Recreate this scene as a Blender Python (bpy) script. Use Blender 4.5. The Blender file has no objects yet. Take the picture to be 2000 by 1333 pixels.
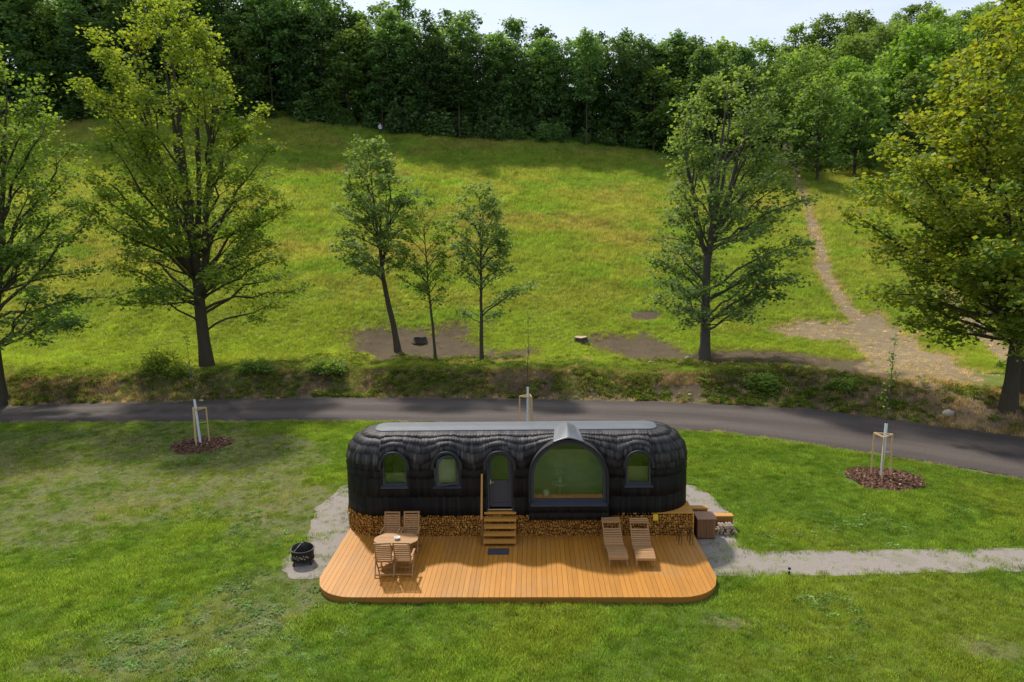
import bpy, bmesh, math, random
import numpy as np
from mathutils import Vector, Matrix
R_ = math.radians
scene = bpy.context.scene
col = scene.collection

# ------------------------------------------------------------------ camera
CAM_H, PITCH, YAW, ROLL = 10.2, R_(8.55), R_(1.8), 0.016
F = Vector((-math.sin(YAW)*math.cos(PITCH), math.cos(YAW)*math.cos(PITCH), -math.sin(PITCH)))
Rt = Vector((math.cos(YAW), math.sin(YAW), 0)); Up = Rt.cross(F)
Rr = math.cos(ROLL)*Rt - math.sin(ROLL)*Up; Ur = math.sin(ROLL)*Rt + math.cos(ROLL)*Up
cd = bpy.data.cameras.new('camera'); cam = bpy.data.objects.new('camera', cd); col.objects.link(cam)
cam.matrix_world = Matrix(((Rr.x, Ur.x, -F.x, 0), (Rr.y, Ur.y, -F.y, 0), (Rr.z, Ur.z, -F.z, CAM_H), (0, 0, 0, 1)))
cd.sensor_width = 36; cd.lens = 36*1420/2000; cd.clip_end = 8000; cd.clip_start = .1
scene.camera = cam

# ------------------------------------------------------------------ sky, sun, exposure
SUN = Vector((-0.40, 0.72, 1.0)).normalized()           # direction towards the sun
w = bpy.data.worlds.new('World'); scene.world = w; w.use_nodes = True
nt = w.node_tree; nt.nodes.clear()
def wn(t, **k):
    n = nt.nodes.new(t)
    for a, b in k.items(): setattr(n, a, b)
    return n
out = wn('ShaderNodeOutputWorld'); bg = wn('ShaderNodeBackground'); sky = wn('ShaderNodeTexSky')
sky.sky_type = 'NISHITA'; sky.sun_disc = False
sky.sun_elevation = math.asin(SUN.z); sky.sun_rotation = math.atan2(SUN.x, SUN.y)
sky.altitude = 300; sky.air_density = 1.0; sky.dust_density = 2.0; sky.ozone_density = 1.0
tc = wn('ShaderNodeTexCoord'); mp = wn('ShaderNodeMapping'); mp.inputs['Scale'].default_value = (1.2, 1.2, 4.5)
mp.inputs['Rotation'].default_value = (.18, .1, .6)
no = wn('ShaderNodeTexNoise'); no.inputs['Scale'].default_value = 2.1; no.inputs['Detail'].default_value = 6; no.inputs['Roughness'].default_value = .52
rp = wn('ShaderNodeValToRGB'); rp.color_ramp.elements[0].position = .36; rp.color_ramp.elements[1].position = .66
rp.color_ramp.elements[0].color = (.18, .18, .18, 1); rp.color_ramp.elements[1].color = (.95, .95, .95, 1)
mx = wn('ShaderNodeMix', data_type='RGBA'); mx.inputs['B'].default_value = (5.5, 5.8, 6.6, 1)
nt.links.new(tc.outputs['Generated'], mp.inputs['Vector']); nt.links.new(mp.outputs[0], no.inputs['Vector'])
nt.links.new(no.outputs['Fac'], rp.inputs[0]); nt.links.new(rp.outputs[0], mx.inputs['Factor'])
nt.links.new(sky.outputs[0], mx.inputs['A']); nt.links.new(mx.outputs['Result'], bg.inputs['Color'])
bg.inputs['Strength'].default_value = 0.13
nt.links.new(bg.outputs[0], out.inputs['Surface'])
sd = bpy.data.lights.new('sun', 'SUN'); so = bpy.data.objects.new('sun', sd); col.objects.link(so)
sd.energy = 3.8; sd.angle = R_(3.0); sd.color = (1.0, .93, .82)
so.rotation_euler = (-SUN).to_track_quat('-Z', 'Y').to_euler(); so.location = (-30, 60, 80)
scene.view_settings.view_transform = 'Standard'; scene.view_settings.look = 'None'
scene.view_settings.exposure = 0.37; scene.view_settings.gamma = 1.0
c = scene.cycles
c.max_bounces = 6; c.diffuse_bounces = 3; c.glossy_bounces = 3; c.transmission_bounces = 4; c.transparent_max_bounces = 8
c.use_denoising = True; c.caustics_reflective = False; c.caustics_refractive = False

# ------------------------------------------------------------------ helpers: noise, terrain
rng = np.random.default_rng(7)
def sst(a, b, x):
    t = np.clip((x-a)/(b-a), 0, 1); return t*t*(3-2*t)
def _h(i, j, s):
    n = (i*374761393+j*668265263+s*1442695041) & 0xffffffff
    n = ((n ^ (n >> 13))*1274126177) & 0xffffffff
    return ((n ^ (n >> 16)) & 0xffff)/65535.0
def vn(x, y, s=0):
    x = np.asarray(x, float); y = np.asarray(y, float)
    xi = np.floor(x).astype(np.int64); yi = np.floor(y).astype(np.int64); fx = x-xi; fy = y-yi
    fx = fx*fx*(3-2*fx); fy = fy*fy*(3-2*fy)
    a = _h(xi, yi, s); b = _h(xi+1, yi, s); c = _h(xi, yi+1, s); d = _h(xi+1, yi+1, s)
    return (a*(1-fx)+b*fx)*(1-fy)+(c*(1-fx)+d*fx)*fy
def fbm(x, y, s=0, o=4):
    t = 0; a = .5; n = 0
    for k in range(o):
        t = t+a*vn(x*2**k+17*k, y*2**k-9*k, s+k); n += a; a *= .5
    return t/n
FX = np.array([-200, -32.4, -14.4, -1.4, 7.7, 15.9, 20.7, 23.5, 30, 60]); FY = np.array([40, 42.9, 44.5, 43.7, 42.45, 40.3, 36.6, 34.6, 30, 8])
NX = np.array([-200, -29.6, -9.8, 2, 9.2, 15.2, 19.7, 27, 50]); NY = np.array([36, 39.0, 38.85, 37.6, 36.1, 32.4, 28.8, 22.5, 2])
def terr(x, y):
    x = np.asarray(x, float); y = np.asarray(y, float)
    u = y-np.interp(x, FX, FY)
    w = 3.0+3.5*sst(8, 18, x)
    hb = 1.25+.5*(fbm(x*.35, y*.0+3, 5, 2)-.5)
    z = hb*sst(0, w, u+.6*(fbm(x*.6, y*.6, 7, 3)-.5))
    S = .353-.0015*np.clip(x, -60, 45)
    m = np.maximum(0, y-50); m = np.where(m < 8, m*m/16, m-4)
    top = 72.
    lim = np.where(m < top, m, top+(1-np.exp(-np.maximum(0, m-top)/6))*5)
    z = z+S*lim*74/72.
    r = sst(22, 95, x)
    z = z+r*.33*np.maximum(0, y-128)*np.exp(-np.maximum(0, y-260)/200)*sst(128, 150, y)
    z = z-(1-r)*.15*np.maximum(0, y-140)
    z = np.where(y > 600, np.minimum(z, 40), z)
    z = z+(.35*(fbm(x*.12, y*.12, 11, 3)-.5))*sst(2, 10, u)+.10*(fbm(x*1.1, y*1.1, 13, 3)-.5)*sst(.3, 2, u)
    return z
def tz(x, y): return float(terr(np.array([x]), np.array([y]))[0])
def poly_sd(x, y, P):
    """signed distance to a polygon, positive inside"""
    x = np.asarray(x, float); y = np.asarray(y, float)
    P = np.array(P, float); d = np.full(x.shape, 1e18); ins = np.zeros(x.shape, bool)
    for i in range(len(P)):
        a = P[i]; b = P[(i+1) % len(P)]; e = b-a
        px = x-a[0]; py = y-a[1]
        t = np.clip((px*e[0]+py*e[1])/(e@e), 0, 1)
        d = np.minimum(d, (px-t*e[0])**2+(py-t*e[1])**2)
        c1 = (a[1] > y) != (b[1] > y)
        xx = a[0]+(y-a[1])*e[0]/(e[1] if abs(e[1]) > 1e-9 else 1e-9)
        ins ^= c1 & (x < xx)
    return np.where(ins, 1, -1)*np.sqrt(d)
def line_d(x, y, P):
    x = np.asarray(x, float); P = np.array(P, float); d = np.full(x.shape, 1e18)
    for a, b in zip(P[:-1], P[1:]):
        e = b-a; px = x-a[0]; py = y-a[1]; t = np.clip((px*e[0]+py*e[1])/(e@e), 0, 1)
        d = np.minimum(d, (px-t*e[0])**2+(py-t*e[1])**2)
    return np.sqrt(d)

# ------------------------------------------------------------------ helpers: objects
def tag(o, label=None, cat=None, group=None, kind=None):
    if label: o['label'] = label
    if cat: o['category'] = cat
    if group: o['group'] = group
    if kind: o['kind'] = kind
    return o
def empty(name, loc=(0, 0, 0), rz=0, label=None, cat=None, group=None):
    o = bpy.data.objects.new(name, None); col.objects.link(o); o.location = loc; o.rotation_euler = (0, 0, rz)
    o.empty_display_size = .2
    return tag(o, label, cat, group)
def np_mesh(name, V, Fq, mat=None, smooth=False, attrs=None):
    """V (n,3); Fq (m,k) array of faces of one size, or a list of such arrays"""
    me = bpy.data.meshes.new(name)
    V = np.ascontiguousarray(V, np.float32)
    L = Fq if isinstance(Fq, list) else [Fq]
    L = [np.asarray(f, np.int32) for f in L if len(f)]
    idx = np.concatenate([f.ravel() for f in L]); cnt = np.concatenate([np.full(len(f), f.shape[1], np.int32) for f in L])
    st = np.concatenate([[0], np.cumsum(cnt)[:-1]]).astype(np.int32)
    me.vertices.add(len(V)); me.vertices.foreach_set('co', V.ravel())
    me.loops.add(len(idx)); me.loops.foreach_set('vertex_index', idx)
    me.polygons.add(len(cnt)); me.polygons.foreach_set('loop_start', st); me.polygons.foreach_set('loop_total', cnt)
    if smooth: me.polygons.foreach_set('use_smooth', np.ones(len(cnt), bool))
    me.update(calc_edges=True)
    for k, (dom, typ, arr) in (attrs or {}).items():
        a = me.attributes.new(k, typ, dom); arr = np.ascontiguousarray(arr, np.float32)
        a.data.foreach_set({'FLOAT': 'value', 'FLOAT_COLOR': 'color', 'FLOAT_VECTOR': 'vector'}[typ], arr.ravel())
    if mat: me.materials.append(mat)
    return me
def add(name, me, parent=None, loc=None):
    o = bpy.data.objects.new(name, me); col.objects.link(o)
    if parent: o.parent = parent
    if loc is not None: o.location = loc
    return o
class MB:
    """collects boxes, bars, tubes and polygons into one mesh"""
    def __init__(s): s.v = []; s.f = []; s.t = []
    def quad_box(s, P, tint=None):
        """8 points: bottom four then top four"""
        n = len(s.v); s.v += [tuple(p) for p in P]
        fs = [(0, 3, 2, 1), (4, 5, 6, 7), (0, 1, 5, 4), (1, 2, 6, 5), (2, 3, 7, 6), (3, 0, 4, 7)]
        s.f += [tuple(n+i for i in q) for q in fs]; s.t += [tint or 0]*6; return s
    def box(s, x0, x1, y0, y1, z0, z1, tint=None):
        return s.quad_box([(x0, y0, z0), (x1, y0, z0), (x1, y1, z0), (x0, y1, z0), (x0, y0, z1), (x1, y0, z1), (x1, y1, z1), (x0, y1, z1)], tint)
    def bar(s, a, b, w, h, up=(0, 0, 1), tint=None):
        a = Vector(a); b = Vector(b); d = (b-a).normalized(); up = Vector(up)
        if abs(d.dot(up)) > .98: up = Vector((0, 1, 0))
        x = d.cross(up).normalized(); z = x.cross(d)
        x = x*w/2; z = z*h/2
        return s.quad_box([a-x-z, a+x-z, b+x-z, b-x-z, a-x+z, a+x+z, b+x+z, b-x+z], tint)
    def tube(s, pts, rad, n=8, cap=True):
        pts = [Vector(p) for p in pts]; rad = rad if hasattr(rad, '__len__') else [rad]*len(pts)
        base = len(s.v)
        for i, p in enumerate(pts):
            d = (pts[min(i+1, len(pts)-1)]-pts[max(i-1, 0)]).normalized()
            ref = Vector((0, 0, 1)) if abs(d.z) < .9 else Vector((1, 0, 0))
            x = d.cross(ref).normalized(); y = d.cross(x)
            for k in range(n):
                a = 2*math.pi*k/n; q = p+(x*math.cos(a)+y*math.sin(a))*rad[i]; s.v.append(tuple(q))
        for i in range(len(pts)-1):
            for k in range(n):
                a = base+i*n+k; b = base+i*n+(k+1) % n
                s.f.append((a, b, b+n, a+n)); s.t.append(0)
        if cap:
            s.f.append(tuple(base+k for k in range(n))); s.f.append(tuple(base+(len(pts)-1)*n+k for k in reversed(range(n)))); s.t += [0, 0]
        return s
    def lathe(s, prof, n=20, c=(0, 0, 0), closed=False):
        base = len(s.v); m = len(prof)
        for r, z in prof:
            for k in range(n):
                a = 2*math.pi*k/n; s.v.append((c[0]+r*math.cos(a), c[1]+r*math.sin(a), c[2]+z))
        for i in range(m if closed else m-1):
            j = (i+1) % m
            for k in range(n):
                s.f.append((base+i*n+k, base+i*n+(k+1) % n, base+j*n+(k+1) % n, base+j*n+k)); s.t.append(0)
        return s
    def prism(s, poly, y0, y1):
        """polygon in (x,z) pushed from y0 (front) to y1"""
        n = len(poly); b = len(s.v)
        s.v += [(x, y0, z) for x, z in poly]+[(x, y1, z) for x, z in poly]
        s.f.append(tuple(b+i for i in range(n))); s.f.append(tuple(b+n+i for i in reversed(range(n))))
        s.t += [0, 0]
        for i in range(n):
            j = (i+1) % n; s.f.append((b+i, b+n+i, b+n+j, b+j)); s.t.append(0)
        return s
    def ring(s, A, B, y0, y1, closed=True):
        """frame between outlines A (outer) and B (inner), both in (x,z)"""
        n = len(A); b = len(s.v)
        for P, y in ((A, y0), (B, y0), (B, y1), (A, y1)): s.v += [(x, y, z) for x, z in P]
        for i in range(n if closed else n-1):
            j = (i+1) % n
            for k in range(4):
                k2 = (k+1) % 4
                s.f.append((b+k*n+i, b+k*n+j, b+k2*n+j, b+k2*n+i)); s.t.append(0)
        if not closed:
            s.f.append((b, b+n, b+2*n, b+3*n)); s.f.append((b+n-1, b+4*n-1, b+3*n-1, b+2*n-1)); s.t += [0, 0]
        return s
    def mesh(s, name, mat, smooth=False, tint=False, bevel=0):
        me = bpy.data.meshes.new(name); me.from_pydata(s.v, [], s.f)
        if tint:
            a = me.attributes.new('tint', 'FLOAT', 'FACE'); a.data.foreach_set('value', np.array(s.t, np.float32))
        bm = bmesh.new(); bm.from_mesh(me); bmesh.ops.recalc_face_normals(bm, faces=bm.faces)
        if bevel: bmesh.ops.bevel(bm, geom=bm.edges[:], offset=bevel, segments=1, affect='EDGES')
        bm.to_mesh(me); bm.free()
        if smooth: me.shade_smooth()
        me.materials.append(mat); return me
    def build(s, name, mat, parent=None, loc=None, **k):
        return add(name, s.mesh(name, mat, **k), parent, loc)
def copy_tree(o, parent=None):
    c = o.copy(); col.objects.link(c); c.parent = parent
    for ch in list(o.children): copy_tree(ch, c)
    return c

# ------------------------------------------------------------------ materials
class NT:
    def __init__(s, name):
        s.m = bpy.data.materials.new(name); s.m.use_nodes = True; s.t = s.m.node_tree; s.t.nodes.clear()
        s.out = s.n('ShaderNodeOutputMaterial')
    def n(s, t, **k):
        x = s.t.nodes.new(t)
        for a, b in k.items(): setattr(x, a, b)
        return x
    def l(s, a, b): s.t.links.new(a, b)
    def noise(s, scale, detail=3, rough=.5, vec=None, stretch=None):
        n = s.n('ShaderNodeTexNoise'); n.inputs['Scale'].default_value = scale; n.inputs['Detail'].default_value = detail; n.inputs['Roughness'].default_value = rough
        if vec is None: vec = s.n('ShaderNodeTexCoord').outputs['Object']
        if stretch:
            m = s.n('ShaderNodeMapping'); m.inputs['Scale'].default_value = stretch; s.l(vec, m.inputs['Vector']); vec = m.outputs[0]
        s.l(vec, n.inputs['Vector']); return n.outputs['Fac']
    def ramp(s, fac, stops):
        r = s.n('ShaderNodeValToRGB'); e = r.color_ramp.elements
        while len(e) < len(stops): e.new(.5)
        for i, (p, cc) in enumerate(stops):
            e[i].position = p; e[i].color = (*cc, 1) if len(cc) == 3 else cc
        s.l(fac, r.inputs[0]); return r.outputs[0]
    def mix(s, fac, a, b, blend='MIX'):
        m = s.n('ShaderNodeMix', data_type='RGBA', blend_type=blend)
        for v, k in ((fac, 'Factor'), (a, 'A'), (b, 'B')):
            if isinstance(v, (int, float)): m.inputs[k].default_value = v
            elif isinstance(v, tuple): m.inputs[k].default_value = (*v, 1) if len(v) == 3 else v
            else: s.l(v, m.inputs[k])
        return m.outputs['Result']
    def math(s, op, a, b=0.):
        m = s.n('ShaderNodeMath', operation=op)
        for i, v in enumerate((a, b)):
            if isinstance(v, (int, float)): m.inputs[i].default_value = v
            else: s.l(v, m.inputs[i])
        return m.outputs[0]
    def scale(s, c, f):
        v = s.n('ShaderNodeVectorMath', operation='SCALE'); s.l(c, v.inputs[0])
        if isinstance(f, (int, float)): v.inputs['Scale'].default_value = f
        else: s.l(f, v.inputs['Scale'])
        return v.outputs[0]
    def attr(s, name, typ='GEOMETRY', o='Color'):
        a = s.n('ShaderNodeAttribute'); a.attribute_name = name; a.attribute_type = typ; return a.outputs[o]
    def rand(s): return s.n('ShaderNodeObjectInfo').outputs['Random']
    def bsdf(s, colr, rough=.7, bump=None, bstr=.3, bdist=.02, metal=0., spec=.5):
        b = s.n('ShaderNodeBsdfPrincipled')
        if isinstance(colr, tuple): b.inputs['Base Color'].default_value = (*colr, 1)
        else: s.l(colr, b.inputs['Base Color'])
        if isinstance(rough, (int, float)): b.inputs['Roughness'].default_value = rough
        else: s.l(rough, b.inputs['Roughness'])
        b.inputs['Metallic'].default_value = metal; b.inputs['Specular IOR Level'].default_value = spec
        if bump is not None:
            u = s.n('ShaderNodeBump'); u.inputs['Strength'].default_value = bstr; u.inputs['Distance'].default_value = bdist
            s.l(bump, u.inputs['Height']); s.l(u.outputs[0], b.inputs['Normal'])
        s.l(b.outputs[0], s.out.inputs['Surface']); return s.m

def m_wood(name, dark, light, stretch=(14, 1.2, 14), scale=1.6, rough=.6, var=.35, spec=.4):
    s = NT(name); g = s.noise(scale, 5, .6, stretch=stretch); k = s.noise(.9, 2)
    cc = s.mix(g, dark, light); cc = s.mix(s.math('MULTIPLY', k, .35), cc, tuple(v*.72 for v in dark))
    if name == 'deck_wood':
        wk = s.noise(.55, 5, .65); cc = s.mix(s.math('MULTIPLY', s.math('GREATER_THAN', wk, .5), s.math('MULTIPLY', s.math('SUBTRACT', wk, .5), 2.2)), cc, (.36, .22, .10))
    cc = s.scale(cc, s.math('ADD', s.math('MULTIPLY', s.rand(), var), 1-var/2))
    return s.bsdf(cc, rough, g, .25, .006, spec=spec)
def m_flat(name, cc, rough=.5, metal=0., nz=0., spec=.5, sc=12):
    s = NT(name); n = s.noise(sc, 4)
    c2 = s.mix(n, tuple(v*(1-nz) for v in cc), tuple(min(1, v*(1+nz)) for v in cc))
    return s.bsdf(c2, rough, n, .1, .004, metal, spec)
def m_leaf(name, a, b, trans=.5, gloss=.02, objvar=.0, third=None, gain=1.6):
    a, b = tuple(v*gain for v in a), tuple(v*gain for v in b)
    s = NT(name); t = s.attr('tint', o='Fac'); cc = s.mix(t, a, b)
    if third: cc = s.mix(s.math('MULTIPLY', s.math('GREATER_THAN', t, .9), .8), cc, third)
    if objvar:
        rr = s.rand(); cc = s.scale(cc, s.math('ADD', s.math('MULTIPLY', rr, objvar), 1-objvar/2))
    d = s.n('ShaderNodeBsdfDiffuse'); tr = s.n('ShaderNodeBsdfTranslucent'); g = s.n('ShaderNodeBsdfGlossy'); g.inputs['Roughness'].default_value = .6
    s.l(cc, d.inputs[0]); tcol = s.mix(1., cc, (1.25, 1.2, .55), 'MULTIPLY'); s.l(tcol, tr.inputs[0]); g.inputs[0].default_value = (.8, .85, .9, 1)
    m1 = s.n('ShaderNodeMixShader'); m1.inputs[0].default_value = trans; s.l(d.outputs[0], m1.inputs[1]); s.l(tr.outputs[0], m1.inputs[2])
    m2 = s.n('ShaderNodeMixShader'); m2.inputs[0].default_value = gloss; s.l(m1.outputs[0], m2.inputs[1]); s.l(g.outputs[0], m2.inputs[2])
    s.l(m2.outputs[0], s.out.inputs['Surface']); return s.m
def m_blade(name, trans=.35, gain=1.):
    s = NT(name); cc = s.attr('gcol', 'INSTANCER'); cc = s.scale(cc, s.math('ADD', s.math('MULTIPLY', s.attr('tint', o='Fac'), .7*gain), .65*gain))
    d = s.n('ShaderNodeBsdfDiffuse'); tr = s.n('ShaderNodeBsdfTranslucent'); s.l(cc, d.inputs[0]); s.l(s.mix(1., cc, (1.2, 1.15, .6), 'MULTIPLY'), tr.inputs[0])
    m1 = s.n('ShaderNodeMixShader'); m1.inputs[0].default_value = trans; s.l(d.outputs[0], m1.inputs[1]); s.l(tr.outputs[0], m1.inputs[2])
    s.l(m1.outputs[0], s.out.inputs['Surface']); return s.m

M = {}
M['deck'] = m_wood('deck_wood', (.35, .142, .016), (.54, .245, .036), (9, .7, 9), 2.2, .45, .20)
M['deck_edge'] = m_wood('deck_edge_wood', (.25, .105, .016), (.38, .17, .03), (1, 1, 9), 2.2, .6, .3)
M['teak'] = m_wood('teak', (.31, .155, .058), (.47, .27, .115), (3, 3, 12), 3, .6, .25)
M['step'] = m_wood('step_wood', (.42, .19, .03), (.60, .30, .058), (1.2, 9, 9), 3, .55, .3)
M['crate'] = m_wood('brown_boards', (.13, .055, .02), (.27, .125, .05), (9, 9, 1), 3, .6, .5)
M['crate_top'] = m_wood('brown_lid', (.28, .15, .085), (.42, .245, .15), (1, 6, 6), 3, .6, .2)
M['stake'] = m_wood('stake_wood', (.50, .33, .16), (.66, .47, .25), (12, 12, 1), 3, .7, .2)
M['navy'] = m_flat('dark_frame_paint', (.015, .0175, .025), .42, nz=.15)
M['navyd'] = m_flat('door_paint', (.034, .040, .058), .45, nz=.12)
M['black'] = m_flat('black_metal', (.022, .022, .023), .45, .6, .3)
M['mat_black'] = m_flat('dark_mat', (.035, .038, .048), .9, nz=.3, sc=60)
M['white'] = m_flat('white_ceramic', (.72, .74, .72), .35, nz=.05)
M['tube'] = m_flat('white_guard_tube', (.66, .70, .74), .5, nz=.12)
M['steel'] = m_flat('steel', (.5, .5, .5), .3, .9, .1)
M['yellow'] = m_flat('yellow_plastic', (.72, .50, .03), .5, nz=.06)
M['strap'] = m_flat('webbing', (.55, .5, .4), .8, nz=.1)

def m_membrane():
    s = NT('roof_membrane'); n = s.noise(1.3, 4); n2 = s.noise(14, 3)
    cc = s.mix(n, (.07, .078, .092), (.122, .133, .152)); cc = s.mix(s.math('MULTIPLY', n2, .3), cc, (.16, .17, .19))
    return s.bsdf(cc, .45, n, .35, .06, spec=.5)
M['membrane'] = m_membrane()
def m_shingle():
    s = NT('charred_shingle'); t = s.attr('tint', o='Fac'); g = s.noise(5, 5, .65, stretch=(9, 9, 1.0))
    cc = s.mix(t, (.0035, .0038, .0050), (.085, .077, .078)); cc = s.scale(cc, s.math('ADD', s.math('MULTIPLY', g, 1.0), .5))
    return s.bsdf(cc, .55, g, .4, .01, spec=.22)
M['shingle'] = m_shingle()
M['shell'] = m_flat('black_underlay', (.012, .012, .013), .8)
def m_logs():
    s = NT('split_logs'); t = s.attr('tint', o='Fac'); g = s.noise(22, 4)
    cc = s.ramp(t, [(0, (.17, .066, .011)), (.35, (.38, .165, .025)), (.7, (.56, .27, .048)), (1, (.66, .39, .10))])
    cc = s.mix(s.math('MULTIPLY', g, .55), cc, (.11, .05, .02)); return s.bsdf(cc, .85, g, .3, .01, spec=.2)
M['logs'] = m_logs()
def m_birch():
    s = NT('birch_log'); n = s.noise(16, 4); cc = s.ramp(n, [(.35, (.05, .038, .03)), (.52, (.26, .21, .165)), (.72, (.46, .40, .33))])
    return s.bsdf(cc, .85, n, .3, .01, spec=.2)
M['birch'] = m_birch()
M['log_cut'] = m_flat('log_cut', (.40, .29, .17), .85, nz=.35, sc=30)
M['log_backing'] = m_flat('brown_log_backing', (.055, .026, .010), .95, nz=.4)  # dark brown colour of the backing sheet behind the log ends
M['bark_dark'] = m_flat('dark_stump_bark', (.055, .045, .035), .95, nz=.5)
def m_bark(name, a, b):
    s = NT(name); n = s.noise(6, 6, .7, stretch=(3, 3, .6)); cc = s.mix(n, a, b); return s.bsdf(cc, .95, n, .6, .04, spec=.15)
M['bark'] = m_bark('maple_bark', (.032, .026, .018), (.12, .098, .068))
M['bark2'] = m_bark('grey_bark', (.05, .043, .036), (.15, .13, .11))
M['leafA'] = m_leaf('maple_leaves', (.036, .070, .014), (.115, .155, .024), gain=2.6)
M['leafB'] = m_leaf('bright_maple_leaves', (.05, .092, .012), (.165, .19, .024), gain=2.3)
M['leafC'] = m_leaf('bluish_leaves', (.042, .074, .022), (.118, .158, .036), gloss=.03, gain=2.4)
M['leafG'] = m_leaf('golden_leaves', (.052, .09, .012), (.175, .18, .018), third=(.34, .19, .03), gain=2.5)
M['leafF'] = m_leaf('forest_leaves', (.020, .042, .017), (.056, .090, .026), objvar=.8, gain=3.6)
M['leafH'] = m_leaf('hill_leaves', (.030, .060, .015), (.090, .130, .028), objvar=.6, gain=2.6)
M['leafL'] = m_leaf('light_leaves', (.05, .10, .014), (.11, .18, .028), objvar=.3, gain=2.3)
M['twig'] = m_flat('bare_twigs', (.13, .10, .085), .9, nz=.3)
def m_glass(name, tint, fac=1.0):
    s = NT(name); f = s.n('ShaderNodeFresnel'); f.inputs['IOR'].default_value = 1.5
    ff = s.math('MINIMUM', s.math('MULTIPLY', f.outputs[0], 1.9*fac), 1.)
    t = s.n('ShaderNodeBsdfTransparent'); t.inputs[0].default_value = (*tint, 1); g = s.n('ShaderNodeBsdfGlossy'); g.inputs['Roughness'].default_value = .015
    g.inputs[0].default_value = (.86, .92, .84, 1)
    m1 = s.n('ShaderNodeMixShader'); s.l(ff, m1.inputs[0]); s.l(t.outputs[0], m1.inputs[1]); s.l(g.outputs[0], m1.inputs[2]); s.l(m1.outputs[0], s.out.inputs['Surface']); return s.m
M['glass'] = m_glass('window_glass', (.84, .88, .80))
M['room'] = m_flat('interior_panelling', (.52, .51, .40), .7, nz=.12, sc=3)
M['room_floor'] = m_wood('interior_floor', (.20, .16, .07), (.32, .25, .12), (1, 9, 9), 2, .5, .1)
M['reflection_sheet'] = m_flat('pale_reflection_sheet', (.62, .58, .54), .9, nz=.1, sc=5)  # pale colour imitating sky reflected in the open sash
M['bed'] = m_flat('beige_bedding', (.62, .52, .30), .9, nz=.08, sc=4)
def m_mulch():
    s = NT('bark_mulch'); t = s.attr('tint', o='Fac'); cc = s.ramp(t, [(0, (.055, .026, .016)), (.5, (.155, .084, .055)), (.85, (.28, .17, .115)), (1, (.50, .38, .28))])
    return s.bsdf(cc, .95, spec=.1)
M['mulch'] = m_mulch()
M['stone'] = m_flat('pale_stone', (.40, .36, .30), .85, nz=.25)

# ------------------------------------------------------------------ ground colour fields
GRAV_L = [(-6.0, 30.2), (-7.5, 29.29), (-7.95, 28.36), (-8.23, 26.38), (-8.15, 24.64), (-7.7, 22.9), (-8.07, 21.93), (-7.89, 20.85), (-7.35, 20.28), (-6.7, 20.19), (-6.3, 20.68), (-6.2, 24.17), (-6.2, 27.75), (-5, 29.0)]
GRAV_R = [(5.0, 29.0), (5.8, 28.35), (6.45, 28.14), (6.72, 27.28), (6.84, 26.2), (6.96, 25.45), (7.04, 24.5), (6.63, 23.21), (6.69, 22.5), (7.0, 22.10), (15.49, 22.37), (40, 23.4), (40, 21.6), (14.46, 20.75), (6.5, 20.38), (5.31, 20.38), (4.9, 20.98), (4.9, 25.47)]
SOIL1 = [(-14.34, 56.62), (-12.16, 57.98), (-8.7, 56.98), (-5.95, 58.11), (-4.91, 55.39), (-2.43, 52.77), (-0.16, 52.9), (-1.24, 50.11), (-5.69, 49.5), (-11.08, 51.), (-13.02, 52.62)]
SOIL2 = [(3.6, 55.2), (5.43, 56.2), (8.6, 56.2), (10.25, 54.49), (10.92, 52.13), (13.75, 52), (15.79, 51.5), (18.89, 51.91), (22.77, 49.31), (21.85, 44.0), (17.54, 44.63), (12.39, 47.5), (8.08, 49.0), (5.44, 52.56)]
STRAW = [(18.7, 57.0), (21.06, 58.15), (23.83, 57.04), (25.9, 59.4), (28.07, 59.45), (28.16, 53.87), (27.84, 49.21), (26.5, 43.13), (21.81, 39.5), (20.5, 44.0), (23.17, 51.0), (23.11, 54.3), (19.46, 55.77)]
TRAIL = [(26.2, 58), (25.9, 61.1), (27.2, 69.2), (32.3, 87.3), (36.1, 102), (39, 112), (37.5, 117)]
TRAIL2 = [(36, 64), (34.38, 57.6), (33.69, 53.19), (31.0, 46.5), (30, 40)]
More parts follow.
